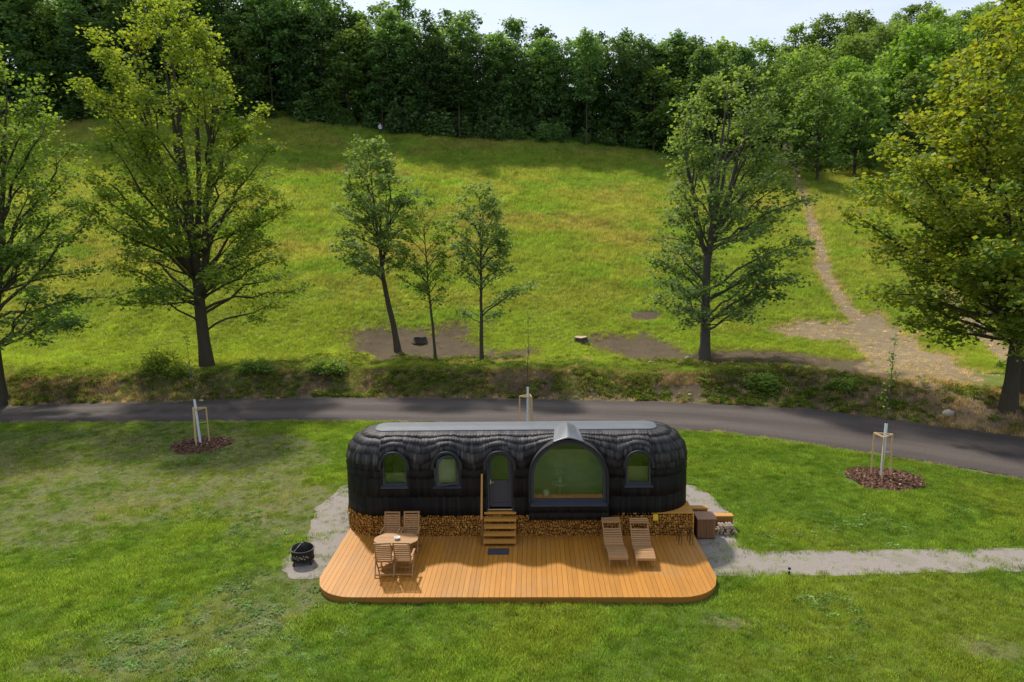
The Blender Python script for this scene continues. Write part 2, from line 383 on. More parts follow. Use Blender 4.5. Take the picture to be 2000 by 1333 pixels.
def fields(x, y):
    u = y-np.interp(x, FX, FY); n1 = fbm(x*.5, y*.5, 21, 4)-.5; n2 = fbm(x*2.2, y*2.2, 22, 4)-.5; n3 = fbm(x*.09, y*.16, 23, 4)
    D = {}
    D['meadow'] = sst(3.5, 7, u+3*n1)
    bw = 3.6+2.2*sst(8, 18, x)
    bank = sst(-.6, .2, u)*(1-sst(bw-.9, bw+.7, u+2.2*n1+1.0*n2))
    s1 = np.maximum(sst(-.9, .6, poly_sd(x, y, SOIL1)+2.6*n1+2.2*n2), sst(-.9, .6, poly_sd(x, y, SOIL2)+2.0*n1+1.8*n2))
    pit = sst(1.5, 1.1, np.hypot((x-9.1)/1.0, (y-59.7)/.75)+.8*n2)
    slot = sst(.55, .25, np.abs(x+16.3-.25*(y-46))+.5*n2)*sst(43.8, 44.6, y)*sst(49, 47.5, y)
    D['soil'] = np.clip(np.maximum(np.maximum(bank*(.5+.9*sst(-.12, .12, n1+.6*n2)), s1), np.maximum(pit, slot*.9)), 0, 1)
    tr = np.where(y > 57, .75-.12*sst(70, 110, y), .9)
    st = np.maximum(sst(-1.0, .5, poly_sd(x, y, STRAW)+2.4*n1+2.0*n2), sst(tr+.35, tr-.25, line_d(x, y, TRAIL)+.9*n2+.5*n1))
    st = np.maximum(st, sst(1.1, .7, line_d(x, y, TRAIL2)+.8*n2))
    st = np.maximum(st, sst(4.5, 2, np.hypot(x-40, (y-116)*1.4)+4*n1))
    rb = sst(16, 22, x)*sst(-.5, .3, u)*sst(7, 4, u+4*n1)
    D['straw'] = np.clip(np.maximum(st, rb*.65), 0, 1)
    D['edge'] = sst(-.1, .1, u+.3*n2)*sst(1.3, .2, u+.8*n1)
    # lawn: thin worn turf on the left
    e = np.hypot((x+21)/11, (y-30.5)/8.); w1 = sst(1.15, .75, e+.5*n1)
    w2 = sst(1.0, .5, np.abs((x+10.4)+(y-27)*.42)/2.6+1.2*n1)*sst(22, 25, y)*sst(37, 34, y)
    w3 = sst(1.25, .5, np.hypot((x+7.6)/1.9, (y-18.6)/2.3)+1.3*n1+.5*n2)
    w4 = sst(1.2, .6, np.hypot((x+9.5)/3.2, (y-16.2)/1.6)+1.5*n1)
    w5 = sst(.9, .4, np.hypot((x-4.9)/1.1, (y-17.9)/.6)+1.2*n2)*.8
    w6 = sst(1, .5, np.hypot((x-11)/1.2, (y-16.6)/.7)+1.5*n2)*.6
    wear = np.clip(w1*.75+w2*.8+w3*.8+w4*.45+w5+w6, 0, 1)*(1-sst(-1.5, 0, u))
    D['worn'] = np.clip(wear*(.45+1.6*sst(-.16, .16, n2+.35*n1)), 0, 1)
    D['clover'] = np.clip(sst(1.2, .4, np.hypot((x+9)/4, (y-17.)/3.2)+n1)*sst(-.05, .12, n2), 0, 1)*(1-D['meadow'])
    D['n1'] = n1; D['n2'] = n2; D['n3'] = n3
    return D
def lerp(a, b, t): return a*(1-t[..., None])+np.array(b)*t[..., None]
def ground_rgb(x, y, D=None):
    D = D or fields(x, y); n1, n2, n3 = D['n1'], D['n2'], D['n3']
    c0 = np.zeros(np.shape(x)+(3,))+np.array((.080, .128, .020))
    c0 = lerp(c0, (.120, .166, .026), sst(-.15, .2, n1)*.8)
    c0 = lerp(c0, (.045, .090, .008), sst(.02, .22, -n2)*.6)
    c0 = lerp(c0, (.138, .158, .024), sst(.5, .75, fbm(x*.22, y*.22, 41, 3))*.5)
    c0 = lerp(c0, (.10, .165, .05), D['clover']*.6)
    c0 = lerp(c0, (.135, .128, .068), D['worn']*.66)
    md = np.zeros_like(c0)+np.array((.128, .160, .030))
    md = lerp(md, (.162, .168, .042), sst(.42, .66, n3)*.8)
    md = lerp(md, (.165, .138, .052), sst(.52, .75, fbm(x*.11+5, y*.3, 31, 4))*.6*sst(58, 75, y))
    md = lerp(md, (.102, .158, .026), sst(.5, .72, fbm(x*.2, y*.35, 33, 4))*.8)
    md = lerp(md, (.140, .180, .026), sst(64, 52, y)*.6)
    md = md*(.75+.5*fbm(x*.8, y*.8, 35, 3))[..., None]
    c0 = lerp(c0, md, D['meadow'])
    c0 = lerp(c0, (.105, .074, .052), D['soil']*.92)
    c0 = lerp(c0, (.25, .185, .12), D['straw']*.9)
    c0 = lerp(c0, (.13, .095, .07), D['edge']*.6)
    v = np.interp(x, NX, NY)-y; c0 = lerp(c0, (.19, .16, .105), sst(.42, .08, v+.5*n2)*(v > -.6)*.8)
    far = sst(126, 130, y); c0 = lerp(c0, (.05, .05, .02), far)
    return np.clip(c0, 0, 1)

# ------------------------------------------------------------------ ground
def axis(*segs):
    a = []
    for s0, s1, d in segs: a += list(np.linspace(s0, s1, max(1, int(round((s1-s0)/d))), endpoint=False))
    return np.array(a+[segs[-1][1]])
gx = axis((-3000, -400, 260), (-400, -120, 28), (-120, -60, 2.2), (-60, -36, .8), (-36, 36, .26), (36, 70, .8), (70, 130, 2.5), (130, 400, 27), (400, 3000, 260))
gy = axis((-2500, -100, 240), (-100, 4, 8), (4, 14, 1), (14, 60, .26), (60, 90, .5), (90, 128, .8), (128, 200, 4), (200, 420, 22), (420, 3000, 215))
X, Y = np.meshgrid(gx, gy); Z = terr(X, Y)
nx, ny = len(gx), len(gy); I = np.arange(nx*ny).reshape(ny, nx)
Q = np.stack([I[:-1, :-1], I[:-1, 1:], I[1:, 1:], I[1:, :-1]], -1).reshape(-1, 4)
GC = ground_rgb(X, Y)
def m_ground():
    s = NT('ground_turf'); pos = s.n('ShaderNodeNewGeometry').outputs['Position']; cc = s.attr('gcol')
    a = s.noise(9, 4, .6, vec=pos); b = s.noise(38, 3, .6, vec=pos); k = s.noise(1.7, 3, .5, vec=pos)
    f = s.math('ADD', s.math('MULTIPLY', a, .9), s.math('MULTIPLY', b, .7)); f = s.math('ADD', s.math('ADD', f, s.math('MULTIPLY', k, .5)), -.05)
    cc = s.scale(cc, f); return s.bsdf(cc, .95, s.math('ADD', a, b), .5, .06, spec=.1)
M['ground'] = m_ground()
gm = np_mesh('ground', np.stack([X, Y, Z], -1).reshape(-1, 3), Q, M['ground'], True,
             {'gcol': ('POINT', 'FLOAT_COLOR', np.concatenate([GC.reshape(-1, 3), np.ones((nx*ny, 1))], 1))})
tag(add('ground', gm), kind='structure')

def sheet(name, fn, x0, x1, y0, y1, d, lift, mat, label=None):
    """flat sheet laid on the ground where fn(x,y) > 0, with an irregular edge"""
    xs = np.arange(x0, x1+d, d); ys = np.arange(y0, y1+d, d); X, Y = np.meshgrid(xs, ys); V = fn(X, Y)
    P = []; Fs = []; idx = {}
    def vert(p):
        k = (round(p[0], 3), round(p[1], 3))
        if k not in idx: idx[k] = len(P); P.append(p)
        return idx[k]
    any_ = np.maximum.reduce([V[:-1, :-1], V[1:, :-1], V[:-1, 1:], V[1:, 1:]]) > 0
    for j, i in zip(*np.nonzero(any_)):
        cs = [(X[j, i], Y[j, i], V[j, i]), (X[j, i+1], Y[j, i+1], V[j, i+1]), (X[j+1, i+1], Y[j+1, i+1], V[j+1, i+1]), (X[j+1, i], Y[j+1, i], V[j+1, i])]
        o = []
        for k in range(4):
            a = cs[k]; b = cs[(k+1) % 4]
            if a[2] > 0: o.append(vert(a[:2]))
            if (a[2] > 0) != (b[2] > 0):
                t = a[2]/(a[2]-b[2]); o.append(vert((a[0]+t*(b[0]-a[0]), a[1]+t*(b[1]-a[1]))))
        o = list(dict.fromkeys(o))
        if len(o) >= 3: Fs.append(o)
    P = np.array(P); z = terr(P[:, 0], P[:, 1])+lift
    me = bpy.data.meshes.new(name); me.from_pydata(np.column_stack([P, z]).tolist(), [], Fs); me.shade_smooth(); me.materials.append(mat)
    if name == 'road':
        a = me.attributes.new('across', 'FLOAT', 'POINT'); a.data.foreach_set('value', ((P[:, 1]-np.interp(P[:, 0], NX, NY))/(np.interp(P[:, 0], FX, FY)-np.interp(P[:, 0], NX, NY))).astype(np.float32))
    o = add(name, me); tag(o, label, kind='structure'); return o
def m_road():
    s = NT('dark_grit_road'); pos = s.n('ShaderNodeNewGeometry').outputs['Position']
    a = s.noise(26, 4, .7, vec=pos); b = s.noise(.5, 4, .6, vec=pos, stretch=(.5, 2.2, 1)); v = s.n('ShaderNodeTexVoronoi'); v.inputs['Scale'].default_value = 17; s.l(pos, v.inputs['Vector'])
    cc = s.mix(b, (.050, .039, .034), (.104, .083, .072)); a2 = s.noise(7, 5, .75, vec=pos); cc = s.scale(cc, s.math('ADD', s.math('MULTIPLY', a2, 1.5), .25)); cc = s.mix(s.math('MULTIPLY', a, .6), cc, (.145, .122, .108)); cc = s.mix(s.math('MULTIPLY', v.outputs['Distance'], .5), cc, (.03, .027, .028))
    ac = s.attr('across', o='Fac'); sx = s.n('ShaderNodeSeparateXYZ'); s.l(pos, sx.inputs[0]); cv = s.n('ShaderNodeCombineXYZ'); s.l(s.math('MULTIPLY', sx.outputs[0], .16), cv.inputs[0]); s.l(s.math('MULTIPLY', ac, 11.), cv.inputs[1])
    tr = s.noise(1., 4, .6, vec=cv.outputs[0]); wv = s.math('MULTIPLY', s.math('ADD', s.math('COSINE', s.math('MULTIPLY', s.math('SUBTRACT', ac, .27), 13.6)), 1.), .5)
    k = s.math('ADD', s.math('MULTIPLY', tr, .75), s.math('ADD', s.math('MULTIPLY', wv, .35), .45)); cc = s.scale(cc, k)
    return s.bsdf(cc, .9, a, .5, .02, spec=.2)
def m_gravel():
    s = NT('pale_gravel'); pos = s.n('ShaderNodeNewGeometry').outputs['Position']
    a = s.noise(30, 4, .7, vec=pos); b = s.noise(.9, 4, .6, vec=pos); v = s.n('ShaderNodeTexVoronoi'); v.inputs['Scale'].default_value = 22; s.l(pos, v.inputs['Vector'])
    cc = s.mix(a, (.19, .168, .145), (.40, .355, .312)); cc = s.mix(s.math('MULTIPLY', s.math('GREATER_THAN', b, .56), .30), cc, (.15, .16, .07)); cc = s.mix(s.math('MULTIPLY', v.outputs['Distance'], .45), cc, (.13, .11, .09))
    return s.bsdf(cc, .95, s.math('SUBTRACT', a, v.outputs['Distance']), .6, .02, spec=.15)
M['road'] = m_road(); M['gravel'] = m_gravel()
def road_fn(x, y):
    n = fbm(x*1.3, y*1.3, 51, 3)-.5
    return np.minimum(y-np.interp(x, NX, NY)+.5*n, np.interp(x, FX, FY)-y+.7*n)
sheet('road', road_fn, -75, 40, 8, 47, .3, .03, M['road'])
def grav_fn(x, y):
    n = fbm(x*1.7, y*1.7, 53, 3)-.5
    return np.maximum(poly_sd(x, y, GRAV_L), poly_sd(x, y, GRAV_R))+.5*n
sheet('gravel_path', lambda x, y: poly_sd(x, y, GRAV_R)+.28*(fbm(x*1.7, y*1.7, 53, 3)-.5), 4.5, 40, 19.8, 29, .15, .012, M['gravel'])
sheet('gravel_strip', lambda x, y: poly_sd(x, y, GRAV_L)+.5*(fbm(x*1.7, y*1.7, 53, 3)-.5), -9, -4.5, 19.5, 31, .15, .012, M['gravel'])

# ------------------------------------------------------------------ grass, weeds (stuff)
def tuft_mesh(name, n, rad, hmin, hmax, wid, seed, lean=.5):
    r = np.random.default_rng(seed); V = []; Fc = []; T = []
    for i in range(n):
        a = r.uniform(0, 6.283); q = rad*math.sqrt(r.uniform()); bx, by = q*math.cos(a), q*math.sin(a)
        h = r.uniform(hmin, hmax); la = r.uniform(0, 6.283); lx, ly = math.cos(la)*h*lean*r.uniform(.2, 1.2), math.sin(la)*h*lean*r.uniform(.2, 1.2)
        wa = r.uniform(0, 6.283); wx, wy = math.cos(wa)*wid/2, math.sin(wa)*wid/2
        k = len(V); V += [(bx-wx, by-wy, -.02), (bx+wx, by+wy, -.02), (bx+wx*.7+lx*.35, by+wy*.7+ly*.35, h*.6), (bx-wx*.7+lx*.35, by-wy*.7+ly*.35, h*.6), (bx+lx, by+ly, h)]
        Fc += [(k, k+1, k+2, k+3), (k+3, k+2, k+4)]; t = r.uniform(); T += [t, t]
    me = bpy.data.meshes.new(name); me.from_pydata(V, [], Fc); at = me.attributes.new('tint', 'FLOAT', 'FACE'); at.data.foreach_set('value', np.array(T, np.float32))
    return me
def weed_mesh(name, n, rad, h, size, seed):
    r = np.random.default_rng(seed); V = []; Fc = []; T = []
    for i in range(n):
        a = r.uniform(0, 6.283); q = rad*math.sqrt(r.uniform()); z = h*r.uniform(.1, 1)*(1-.6*(q/rad)**2)
        d = Vector((math.cos(a+r.normal(0, .6)), math.sin(a+r.normal(0, .6)), r.uniform(-.3, .5))).normalized(); nn = Vector((r.normal(0, .5), r.normal(0, .5), 1)); s = d.cross(nn).normalized()
        c0 = Vector((q*math.cos(a), q*math.sin(a), z)); l = size*r.uniform(.6, 1.3); k = len(V)
        V += [tuple(c0-d*l*.5), tuple(c0+s*l*.36), tuple(c0+d*l*.5), tuple(c0-s*l*.36)]; Fc.append((k, k+1, k+2, k+3)); T.append(r.uniform())
    me = bpy.data.meshes.new(name); me.from_pydata(V, [], Fc); at = me.attributes.new('tint', 'FLOAT', 'FACE'); at.data.foreach_set('value', np.array(T, np.float32))
    return me
M['blade'] = m_blade('grass_blades', .5, 2.45); M['meadow'] = m_blade('meadow_blades', .55, 2.6); M['weed'] = m_blade('weed_leaves', .45, 1.8)
def scatter(name, P, rgb, scl, meshes, mat, label, cat):
    """instances of a few tufts on given points, one object"""
    n = len(P); r = np.random.default_rng(len(name)+n)
    me = bpy.data.meshes.new(name); me.vertices.add(n); me.vertices.foreach_set('co', np.ascontiguousarray(P, np.float32).ravel())
    for k, typ, arr in (('gcol', 'FLOAT_COLOR', np.column_stack([rgb, np.ones(n)])), ('scl', 'FLOAT', scl), ('rot', 'FLOAT', r.uniform(0, 6.283, n)), ('pick', 'FLOAT', r.integers(0, len(meshes), n))):
        a = me.attributes.new(k, typ, 'POINT'); a.data.foreach_set('color' if typ == 'FLOAT_COLOR' else 'value', np.ascontiguousarray(arr, np.float32).ravel())
    o = add(name, me); tag(o, label, cat, kind='stuff')
    g = bpy.data.node_groups.new(name, 'GeometryNodeTree')
    g.interface.new_socket('Geometry', in_out='INPUT', socket_type='NodeSocketGeometry'); g.interface.new_socket('Geometry', in_out='OUTPUT', socket_type='NodeSocketGeometry')
    gi = g.nodes.new('NodeGroupInput'); go = g.nodes.new('NodeGroupOutput'); jn = g.nodes.new('GeometryNodeJoinGeometry')
    def na(nm):
        q = g.nodes.new('GeometryNodeInputNamedAttribute'); q.data_type = 'FLOAT'; q.inputs['Name'].default_value = nm; return q.outputs['Attribute']
    for k, ms in enumerate(meshes):
        ms.materials.clear(); ms.materials.append(mat)
        src = bpy.data.objects.new(name+'_blades', ms)
        oi = g.nodes.new('GeometryNodeObjectInfo'); oi.inputs['Object'].default_value = src
        ip = g.nodes.new('GeometryNodeInstanceOnPoints'); cp = g.nodes.new('FunctionNodeCompare'); cp.data_type = 'FLOAT'; cp.operation = 'EQUAL'; cp.inputs['Epsilon'].default_value = .1
        g.links.new(na('pick'), cp.inputs[0]); cp.inputs[1].default_value = k
        cx = g.nodes.new('ShaderNodeCombineXYZ'); g.links.new(na('rot'), cx.inputs['Z'])
        g.links.new(gi.outputs[0], ip.inputs['Points']); g.links.new(oi.outputs['Geometry'], ip.inputs['Instance']); g.links.new(cp.outputs[0], ip.inputs['Selection'])
        g.links.new(cx.outputs[0], ip.inputs['Rotation']); g.links.new(na('scl'), ip.inputs['Scale']); g.links.new(ip.outputs[0], jn.inputs[0])
    g.links.new(jn.outputs[0], go.inputs[0])
    md = o.modifiers.new('scatter', 'NODES'); md.node_group = g
    return o
def in_view(x, y, m=3):
    return np.abs(x+.0314*y) < .715*y*1.0+m
def jit(rgb, r, a=.3): return np.clip(rgb*(1+r.normal(0, a, (len(rgb), 1)))*(1+r.normal(0, .06, rgb.shape)), 0.003, 1)
DECK = (-6.55, 5.3, 18.75, 27)
MULCH = [(-16.6, 34.2, 1.55), (14.05, 28.8, 1.65), (-.45, 35.6, 1.5)]
def clear(x, y):
    ok = ~((x > DECK[0]) & (x < DECK[1]) & (y > DECK[2]+.05) & (y < DECK[3]))
    cdx = np.maximum(np.abs(x+.6)-4.6, 0); cdy = np.maximum(20.05-y, 0); corner = (y < 20.05) & (np.hypot(np.maximum(np.maximum(-5.2-x, x-3.95), 0), 20.05-y) > 1.32)
    ok |= corner & (y > 18.6) & (y < 20.05)
    for mx_, my_, mr in MULCH: ok &= np.hypot(x-mx_, y-my_) > mr*.92
    return ok
rg = np.random.default_rng(11)
# lawn
n = 250000; x = rg.uniform(-34, 34, n); y = rg.uniform(13, 41, n)
k = in_view(x, y) & (y < np.interp(x, NX, NY)-.05) & clear(x, y); x, y = x[k], y[k]
D = fields(x, y); g_ = grav_fn(x, y); keep = (g_ < .05+.1*rg.normal(size=len(x))) | (rg.uniform(size=len(x)) < np.where(x < 0, .13, .03)*np.where(fbm(x*1.2, y*1.2, 71, 3) > .5, 1.6, .3))
keep &= rg.uniform(size=len(x)) > np.maximum(D['worn']*.62, .8*sst(.4, .0, np.interp(x, NX, NY)-y))
x, y = x[keep], y[keep]; D = {q: v[keep] for q, v in D.items()}
sc = (.48+.42*rg.uniform(size=len(x)))*(1-.35*D['worn'])*(1+.5*sst(0, .2, D['n1']))*np.where(y > 30, 1.15, 1)
lawn = [tuft_mesh('lawn_tuft', 26, .17, .05, .13, .012, s_, .7) for s_ in (1, 2, 3)]
scatter('lawn_grass', np.column_stack([x, y, terr(x, y)]), jit(ground_rgb(x, y, D), rg, .32), sc, lawn, M['blade'], 'short mown green lawn grass around the cabin and deck', 'grass')
# meadow
n = 330000; v = rg.uniform(size=n); y = 44+82*v**1.25; x = rg.uniform(-1, 1, n)*(.74*y+6)-.03*y
k = x < 75; x, y = x[k], y[k]
D = fields(x, y); u = y-np.interp(x, FX, FY)
keep = (u > .5) & (rg.uniform(size=len(x)) > np.maximum(D['soil']*np.where((u < 5) & (x < 14), .72, 1.), D['straw'])*1.02-.03)
x, y = x[keep], y[keep]; D = {q: v_[keep] for q, v_ in D.items()}
sc = (.55+.55*rg.uniform(size=len(x)))*(.55+.65*sst(50, 85, y))*(1+.6*np.clip(D['n1'], -.3, .3))
mead = [tuft_mesh('meadow_tuft', 24, .34, .16, .46, .022, s_, .55) for s_ in (4, 5, 6)]
scatter('meadow_grass', np.column_stack([x, y, terr(x, y)]), jit(ground_rgb(x, y, D), rg, .2), sc, mead, M['meadow'], 'long yellow green meadow grass covering the hillside', 'grass')
# weeds on the bank, clover and broad-leaved weeds on the lawn
n = 52000; x = rg.uniform(-42, 34, n); u = rg.uniform(.25, 8, n)**1.0; y = np.interp(x, FX, FY)+u
D = fields(x, y); pn = fbm(x*.45, y*.5, 61, 3)
dens = sst(.34, .52, pn)*sst(.32, .56, fbm(x*1.6, y*1.6, 66, 3))*1.5*(1-.75*D['straw'])*np.where(u < 6, .95, .4)*np.where(x < -19, .5, 1)*np.where(x > 13, .55, 1)
keep = (rg.uniform(size=n) < dens) & (np.abs(x+.03*y) < .74*y); x, y = x[keep], y[keep]
rgb = np.array((.062, .095, .016))+rg.uniform(size=(len(x), 1))**1.2*np.array((.10, .10, .014))
weeds = [weed_mesh('weed_clump', 34, .24, .28, .10, s_) for s_ in (7, 8, 9)]
scatter('bank_weeds', np.column_stack([x, y, terr(x, y)]), jit(rgb, rg, .25), .28+.8*rg.uniform(size=len(x))**2.2, weeds, M['weed'], 'low green weeds growing on the earth bank behind the road', 'weeds')
n = 30000; x = rg.uniform(-42, 34, n); y = np.interp(x, FX, FY)+rg.uniform(.1, 7, n)
D = fields(x, y); keep = (rg.uniform(size=n) < (.16+.6*D['straw'])*(.3+1.4*sst(.4, .65, fbm(x*.9, y*.9, 68, 3)))) & (np.abs(x+.03*y) < .74*y); x, y = x[keep], y[keep]
rgb = np.array((.15, .115, .06))+rg.uniform(size=(len(x), 1))*np.array((.12, .08, .05))
dry = [tuft_mesh('dry_tuft', 20, .2, .08, .3, .016, s_, .9) for s_ in (14, 15)]
scatter('dry_grass', np.column_stack([x, y, terr(x, y)]), jit(rgb, rg, .3), .3+.8*rg.uniform(size=len(x)), dry, M['blade'], 'dry straw coloured grass on the earth bank', 'grass')
n = 26000; x = rg.uniform(16, 42, n); y = rg.uniform(38, 118, n); D = fields(x, y); keep = rg.uniform(size=n) < D['straw']*.45; x, y = x[keep], y[keep]
rgb = np.array((.22, .17, .095))+rg.uniform(size=(len(x), 1))*np.array((.16, .12, .08))
stw = [tuft_mesh('straw_tuft', 16, .22, .02, .10, .02, s_, 2.2) for s_ in (24, 25)]
scatter('straw_litter', np.column_stack([x, y, terr(x, y)]), jit(rgb, rg, .35), .5+.8*rg.uniform(size=len(x)), stw, M['blade'], 'pale straw litter on the bare trail up the meadow', 'straw')
n = 16000; x = rg.uniform(-16, 16, n); y = rg.uniform(14.5, 34, n)
D = fields(x, y); cl = np.maximum(D['clover']*.9, sst(.60, .72, fbm(x*.6, y*.6, 63, 3))*.35)
keep = (rg.uniform(size=n) < cl) & clear(x, y) & (grav_fn(x, y) < 0) & (y < np.interp(x, NX, NY)-.3); x, y = x[keep], y[keep]
rgb = np.array((.06, .115, .022))+rg.uniform(size=(len(x), 1))*np.array((.07, .08, .05))
clov = [weed_mesh('clover_clump', 26, .16, .09, .06, s_) for s_ in (17, 18)]
scatter('clover', np.column_stack([x, y, terr(x, y)]), jit(rgb, rg, .25), .5+.8*rg.uniform(size=len(x)), clov, M['weed'], 'low clover and broad leaved weeds spread through the lawn', 'clover')

# ------------------------------------------------------------------ deck
deck = empty('deck', (0, 0, 0), label='low orange stained timber deck with rounded front corners in front of the black cabin', cat='deck')
DX0, DX1, DFY, DR = -6.42, 5.20, 18.83, 1.27
def deck_front(x, ins=0.):
    d = max(DX0+DR-x, x-(DX1-DR), 0.)
    return DFY+DR-math.sqrt(max((DR-ins)**2-d*d, 0.)) if d < DR-ins else DFY+DR
N_PL = 78; pw = (DX1-DX0)/N_PL
for i in range(N_PL):
    xa = DX0+i*pw+.004; xb = DX0+(i+1)*pw-.004
    back = 23.7 if (xa < -4.4) else 23.05
    ya, yb = deck_front(xa), deck_front(xb); zt = .2+rng.uniform(-.002, .002)
    MB().quad_box([(xa, ya, .165), (xb, yb, .165), (xb, back, .165), (xa, back, .165), (xa, ya, zt), (xb, yb, zt), (xb, back, zt), (xa, back, zt)]).build('plank', M['deck'], deck)
rim = MB(); pts = []
for a in np.linspace(math.pi, 1.5*math.pi, 14): pts.append((DX0+DR+(DR-.03)*math.cos(a), DFY+DR+(DR-.03)*math.sin(a)))
for a in np.linspace(1.5*math.pi, 2*math.pi, 14): pts.append((DX1-DR+(DR-.03)*math.cos(a), DFY+DR+(DR-.03)*math.sin(a)))
pts = [(DX0+.03, 23.6)]+pts+[(DX1-.03, 23.0)]
for a, b in zip(pts[:-1], pts[1:]): rim.quad_box([(a[0], a[1], -.02), (b[0], b[1], -.02), (b[0]*.998, b[1]+.03, -.02), (a[0]*.998, a[1]+.03, -.02), (a[0], a[1], .163), (b[0], b[1], .163), (b[0]*.998, b[1]+.03, .163), (a[0]*.998, a[1]+.03, .163)])
rim.build('rim_board', M['deck_edge'], deck)

# ------------------------------------------------------------------ cabin
cabin = empty('cabin', (-.7, 24.7, 0), label='long black shingled cabin with rounded ends, arched windows and a log pile base', cat='cabin')
CO = Vector((-.7, 24.7, 0))
CX0, CX1, CY0, CY1, CR, INS = -6.55, 5.15, 22.92, 26.0, 1.4, 1.15
ZB, ZM, ZS, ZT = .98, 2.25, 2.68, 3.53
WINS = {'w1': (-4.66, .40), 'w2': (-2.92, .40), 'door': (-1.19, .42), 'w4': (3.34, .40)}
DOR = (1.05, 1.30, 2.27)                                  # dormer: centre x, outer radius, spring height
def zs_of(x):
    z = np.full(np.shape(x), ZS)
    for xc, hw in WINS.values(): z = np.maximum(z, ZS+.50*np.exp(-(np.abs(x-xc)/.52)**2.2))
    return np.maximum(z, ZS+.85*np.exp(-(np.abs(x-DOR[0])/1.2)**2.5))
SEG = [CX1-CX0-2*CR, math.pi/2*CR, CY1-CY0-2*CR, math.pi/2*CR, CX1-CX0-2*CR, math.pi/2*CR, CY1-CY0-2*CR, math.pi/2*CR]
CUM = np.concatenate([[0], np.cumsum(SEG)]); PER = CUM[-1]
def plan(s):
    s = np.asarray(s, float) % PER; k = np.clip(np.searchsorted(CUM, s, 'right')-1, 0, 7); l = s-CUM[k]
    px = np.zeros_like(s); py = np.zeros_like(s); nx_ = np.zeros_like(s); ny_ = np.zeros_like(s)
    for q in range(8):
        m = k == q
        if q == 0: px[m] = CX0+CR+l[m]; py[m] = CY0; ny_[m] = -1
        if q == 2: px[m] = CX1; py[m] = CY0+CR+l[m]; nx_[m] = 1
        if q == 4: px[m] = CX1-CR-l[m]; py[m] = CY1; ny_[m] = 1
        if q == 6: px[m] = CX0; py[m] = CY1-CR-l[m]; nx_[m] = -1
        if q in (1, 3, 5, 7):
            cx, cy, a0 = {1: (CX1-CR, CY0+CR, -90), 3: (CX1-CR, CY1-CR, 0), 5: (CX0+CR, CY1-CR, 90), 7: (CX0+CR, CY0+CR, 180)}[q]
            a = R_(a0)+l[m]/CR; px[m] = cx+CR*np.cos(a); py[m] = cy+CR*np.sin(a); nx_[m] = np.cos(a); ny_[m] = np.sin(a)
    return px, py, nx_, ny_, k
def surf(s, t, off=0.):
    px, py, nx_, ny_, k = plan(s); t = np.asarray(t, float)+np.zeros_like(px)
    zs = np.where(k == 0, zs_of(px), ZS)
    e = 2/2.15; ph = np.clip(t-2, 0, 1)*math.pi/2
    ins = np.where(t > 2, INS*(1-np.cos(ph)**e), 0); z = np.where(t <= 1, ZB+(ZM-ZB)*t, np.where(t <= 2, ZM+(zs-ZM)*(t-1), zs+(ZT-zs)*np.sin(ph)**e))
    # outward direction of the profile
    up = np.where(t > 2, np.sin(ph), 0); hor = np.where(t > 2, np.cos(ph), 1)
    d = off-ins
    return np.stack([px+nx_*(hor*off-ins), py+ny_*(hor*off-ins), z+up*off], -1), px, k
def arch_z(dx, hw, spring, rise): return spring+rise*np.sqrt(np.clip(1-(dx/hw)**2, 0, 1))
def in_open(x, z, k, grow=0.):
    o = np.zeros(np.shape(x), bool)
    for nm, (xc, hw) in WINS.items():
        zb = 1.0 if nm == 'door' else 1.96; h = hw+grow
        o |= (np.abs(x-xc) < h) & (z > zb-grow) & (z < arch_z(x-xc, h, 2.68, .40+grow))
    h = DOR[1]-.06+grow
    o |= (np.abs(x-DOR[0]) < h) & (z < arch_z(x-DOR[0], h, DOR[2], h))
    return o & (k == 0)
# shell with openings
ns = int(PER/.075); s = np.linspace(0, PER, ns, endpoint=False); ts = np.concatenate([np.linspace(0, 1, 18), np.linspace(1, 2, 9)[1:], np.linspace(2, 3, 14)[1:]])
S2, T2 = np.meshgrid(s, ts); Pv, pxv, kv = surf(S2.ravel(), T2.ravel()); I = np.arange(len(S2.ravel())).reshape(S2.shape)
J = np.roll(I, -1, 1); Q = np.stack([I[:-1], J[:-1], J[1:], I[1:]], -1).reshape(-1, 4)
cen = Pv[Q].mean(1); kk = kv[Q].max(1); kk = np.where(cen[:, 1] < CY0+.9, np.where((cen[:, 0] > CX0+CR) & (cen[:, 0] < CX1-CR), 0, 1), 1)
Q = Q[~(in_open(cen[:, 0], cen[:, 2], kk) & (cen[:, 1] < CY0+.5))]
me = np_mesh('shell', Pv-np.array(CO), Q, M['shell'], True); add('shell', me, cabin)
